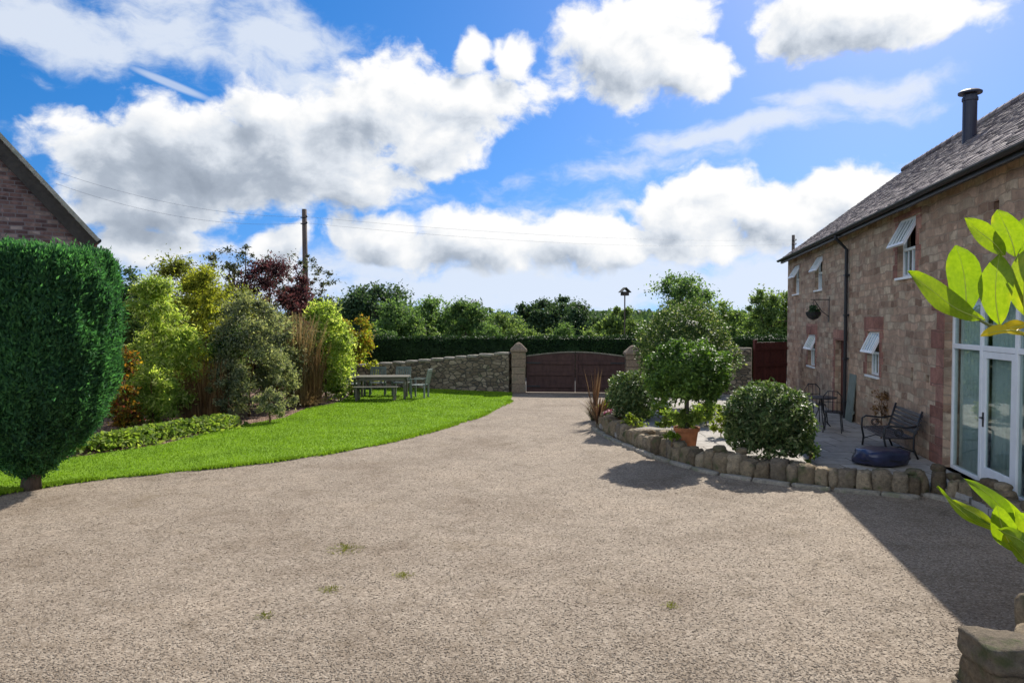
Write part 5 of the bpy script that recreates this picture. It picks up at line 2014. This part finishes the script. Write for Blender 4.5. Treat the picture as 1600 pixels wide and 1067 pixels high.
# bird box on a pole
Yb = 37.5
bp = Vector(((976 - 800) / FPX * Yb, Yb, float(ground_z(6, Yb))))
bb = thing('bird_house', bp, 'small pitched roof bird house on a thin pole above the hedge', 'bird house', rz=.3)
hz = EYE + (500 - 462) / FPX * Yb - bp.z
mb = MB()
mb.tube([(0, 0, -.1), (0, 0, hz)], .035, 8)
mb.build('pole', M['pole'], bb)
mb = MB()
mb.box(-.17, .17, -.14, .14, hz, hz + .2)
mb.build('box', M['dark_wood'], bb)
mb = MB()
for s_ in (1, -1):
    mb.add([(0, -.2, hz + .42), (0, .2, hz + .42), (s_ * .27, .2, hz + .18), (s_ * .27, -.2, hz + .18), (0, -.2, hz + .39), (0, .2, hz + .39), (s_ * .27, .2, hz + .15), (s_ * .27, -.2, hz + .15)],
           [(0, 1, 2, 3), (7, 6, 5, 4), (2, 6, 7, 3), (0, 3, 7, 4), (1, 5, 6, 2)])
mb.build('roof', M['gray_wood'], bb)

# ------------------------------------------------------------------ stone wall end and laurel beside the camera
cw = thing('terrace_wall', (3.38, 4.68, 0), 'rough stone wall end with mossy top in the lower right corner', 'wall')
mb = MB()
rs = random.Random(44)
z = 0
for lay in range(3):
    hh = (.2, .2, .17)[lay]
    x = -.42 + rs.uniform(-.03, .03)
    while x < 1.2:
        w = rs.uniform(.24, .45)
        mb.rock((x + w / 2, rs.uniform(-.02, .02), z + hh / 2), w * 1.02, .42, hh * 1.04, rs.uniform(-.05, .05), rs.randint(0, 999), .09, .9, 22)
        x += w
    z += hh
mb.build('stonework', M['edging'], cw, smooth=True)
mb = MB()
mb.rock((.36, .52, .3), .16, .2, .72, .3, 12, .1, .75, 18)
mb.build('upright_stone', M['edging'], cw, smooth=True)

lau = thing('laurel_bush', (1.62, 1.7, 0), 'large lime green sunlit laurel leaves close to the camera at the right', 'bush')
LB = Vector(lau.location)


def big_leaf(mb, base, tip, wpx_m, face, curl=.12, fold=.15):
    """an oval leaf blade with a midrib crease"""
    base, tip = Vector(base), Vector(tip)
    ax = tip - base
    Ln = ax.length
    ax.normalize()
    f = Vector(face)
    side = ax.cross(f).normalized()
    nn = side.cross(ax).normalized()
    S, vs, fs = 10, [], []
    for s in range(S + 1):
        t_ = s / S
        hw = wpx_m * .5 * (math.sin(PI * t_ ** 1.12) ** .62 if 0 < t_ < 1 else 0.05) * (1 + .05 * math.sin(11 * t_ + wpx_m * 900))
        c = base + ax * Ln * t_ + nn * (curl * Ln * (math.sin(PI * t_))) + side * (.05 * Ln * math.sin(PI * t_ + wpx_m * 500))
        for q in (-1, -.5, 0, .5, 1):
            vs.append(c + side * hw * q + nn * (abs(q) * hw * fold + .0022 * math.sin(9 * t_ + q * 3 + wpx_m * 700)) - LB)
    for s in range(S):
        for q in range(4):
            a_ = s * 5 + q
            fs.append((a_, a_ + 1, a_ + 6, a_ + 5))
    mb.mat(0).add(vs, fs)
    mid = [Vector(vs[s * 5 + 2]) + nn * .0008 for s in range(S + 1)]
    mb.mat(1).tube(mid, [.0011 * (1 - .8 * s / S) for s in range(S + 1)], 5)
    mb.mat(0)


DL = 1.45
toc = lambda p: (Vector((0, 0, EYE)) - p).normalized()
lm, ym, sm = MB(), MB(), MB()
for (b_, t_, w, d0, d1, tilt) in [
        ((1532, 498), (1419, 425), 46, 1.45, 1.40, (.1, 0, .5)), ((1514, 492), (1490, 384), 50, 1.46, 1.46, (0, 0, 0)), ((1563, 508), (1561, 397), 46, 1.43, 1.42, (0, 0, 0)),
        ((1567, 402), (1511, 337), 34, 1.47, 1.44, (.2, 0, .4)), ((1583, 402), (1562, 327), 42, 1.48, 1.48, (0, 0, 0)), ((1607, 492), (1597, 390), 48, 1.46, 1.47, (0, 0, 0)),
        ((1540, 500), (1478, 470), 26, 1.47, 1.50, (.1, 0, .8)), ((1612, 420), (1612, 335), 44, 1.52, 1.52, (0, 0, 0)), ((1640, 500), (1650, 400), 48, 1.5, 1.5, (.3, 0, 0)),
        # the lower spray
        ((1566, 838), (1463, 754), 24, 1.45, 1.38, (.2, 0, .7)), ((1560, 832), (1481, 776), 24, 1.47, 1.42, (.3, 0, .6)), ((1592, 852), (1506, 750), 30, 1.50, 1.46, (.2, 0, .5)),
        ((1588, 862), (1556, 790), 36, 1.44, 1.42, (0, 0, .2)), ((1604, 850), (1566, 772), 34, 1.52, 1.5, (0, 0, .2)), ((1622, 880), (1560, 822), 32, 1.42, 1.38, (.1, 0, .6)),
        ((1630, 860), (1586, 800), 40, 1.46, 1.44, (0, 0, .1)), ((1640, 900), (1575, 850), 30, 1.44, 1.4, (.1, 0, .5)), ((1660, 850), (1612, 790), 44, 1.5, 1.5, (0, 0, 0)), ((1650, 905), (1588, 872), 24, 1.46, 1.44, (0, 0, .8))]:
    pb, pt = at(b_[0], b_[1], d0), at(t_[0], t_[1], d1)
    big_leaf(lm, pb, pt, w / FPX * DL * .98, toc(pb) + Vector(tilt), rs.uniform(-.08, .1), rs.uniform(.1, .3))
for (b_, t_, w, d0, d1, tilt) in [((1604, 524), (1532, 524), 20, 1.42, 1.38, (0, 0, .6)), ((1620, 512), (1555, 516), 22, 1.44, 1.42, (0, 0, .9))]:
    pb, pt = at(b_[0], b_[1], d0), at(t_[0], t_[1], d1)
    big_leaf(ym, pb, pt, w / FPX * DL, toc(pb) + Vector(tilt), .05, .35)
# more of the bush outside the picture's right edge
for i in range(160):
    zc = rs.uniform(.5, 2.9)
    p = Vector((1.75 + rs.uniform(-.28, .5), 1.7 + rs.uniform(-.45, .5), zc))
    if p.x < p.y * .70 + .16: continue
    e = Vector((rs.uniform(-1, 1), rs.uniform(-1, 1), rs.uniform(-.1, 1))).normalized() * rs.uniform(.1, .15)
    if (p + e).x < (p + e).y * .70 + .03: continue
    big_leaf(lm, p, p + e, .055, Vector((rs.uniform(-1, 1), rs.uniform(-1, 1), 1)), .08, .2)
U = lambda px, py, d: at(px, py, d) - LB
sm.tube([(0, 0, 0), (.03, .0, 1.0), (.0, .02, 1.8), (-.05, 0, 2.6)], [.03, .024, .018, .012], 8)
sm.tube([(0, 0, 1.9), U(1700, 560, 1.5), U(1600, 522, 1.44), U(1545, 508, 1.45), U(1515, 492, 1.46)], [.012, .006, .004, .003, .0025], 6)
sm.tube([U(1590, 520, 1.44), U(1563, 508, 1.43)], [.003, .002], 5)
sm.tube([U(1700, 560, 1.5), U(1607, 492, 1.46), U(1580, 420, 1.47), U(1567, 402, 1.47)], [.005, .004, .003, .002], 6)
sm.tube([(0, 0, 1.5), U(1720, 920, 1.48), U(1640, 895, 1.45), U(1590, 862, 1.45), U(1566, 838, 1.45)], [.011, .006, .004, .003, .002], 6)
sm.tube([U(1660, 900, 1.46), U(1604, 850, 1.52)], [.004, .002], 5)
sm.build('stem', M['laurel_stem'], lau, smooth=True)
lm.build('leaves', [M['laurel'], M['leaf_vein']], lau, smooth=True)
ym.build('yellowed_leaves', [M['yellow_leaf'], M['leaf_vein']], lau, smooth=True)

# weeds in the gravel
for j, (px, py, s_, lb) in enumerate([(540, 858, .16, 'largest yellow green weed patch in the gravel, left of centre'), (630, 899, .09, 'small weed patch in the gravel, right of the largest one'),
                                 (516, 921, .08, 'small weed patch in the gravel, just below the largest one'), (1048, 946, .06, 'tiny yellow leaf tuft in the gravel at right of centre'), (414, 962, .06, 'tiny weed tuft in the gravel nearest the lower left')]):
    w_ = straps('weed_tuft', lb, 'weeds', G(px, py), int(1300 * s_), .03 + .1 * s_, .008, M['weed'], 200 + j, 3.0, 1.0, 'weeds in the gravel', r0=s_ * 1.3)
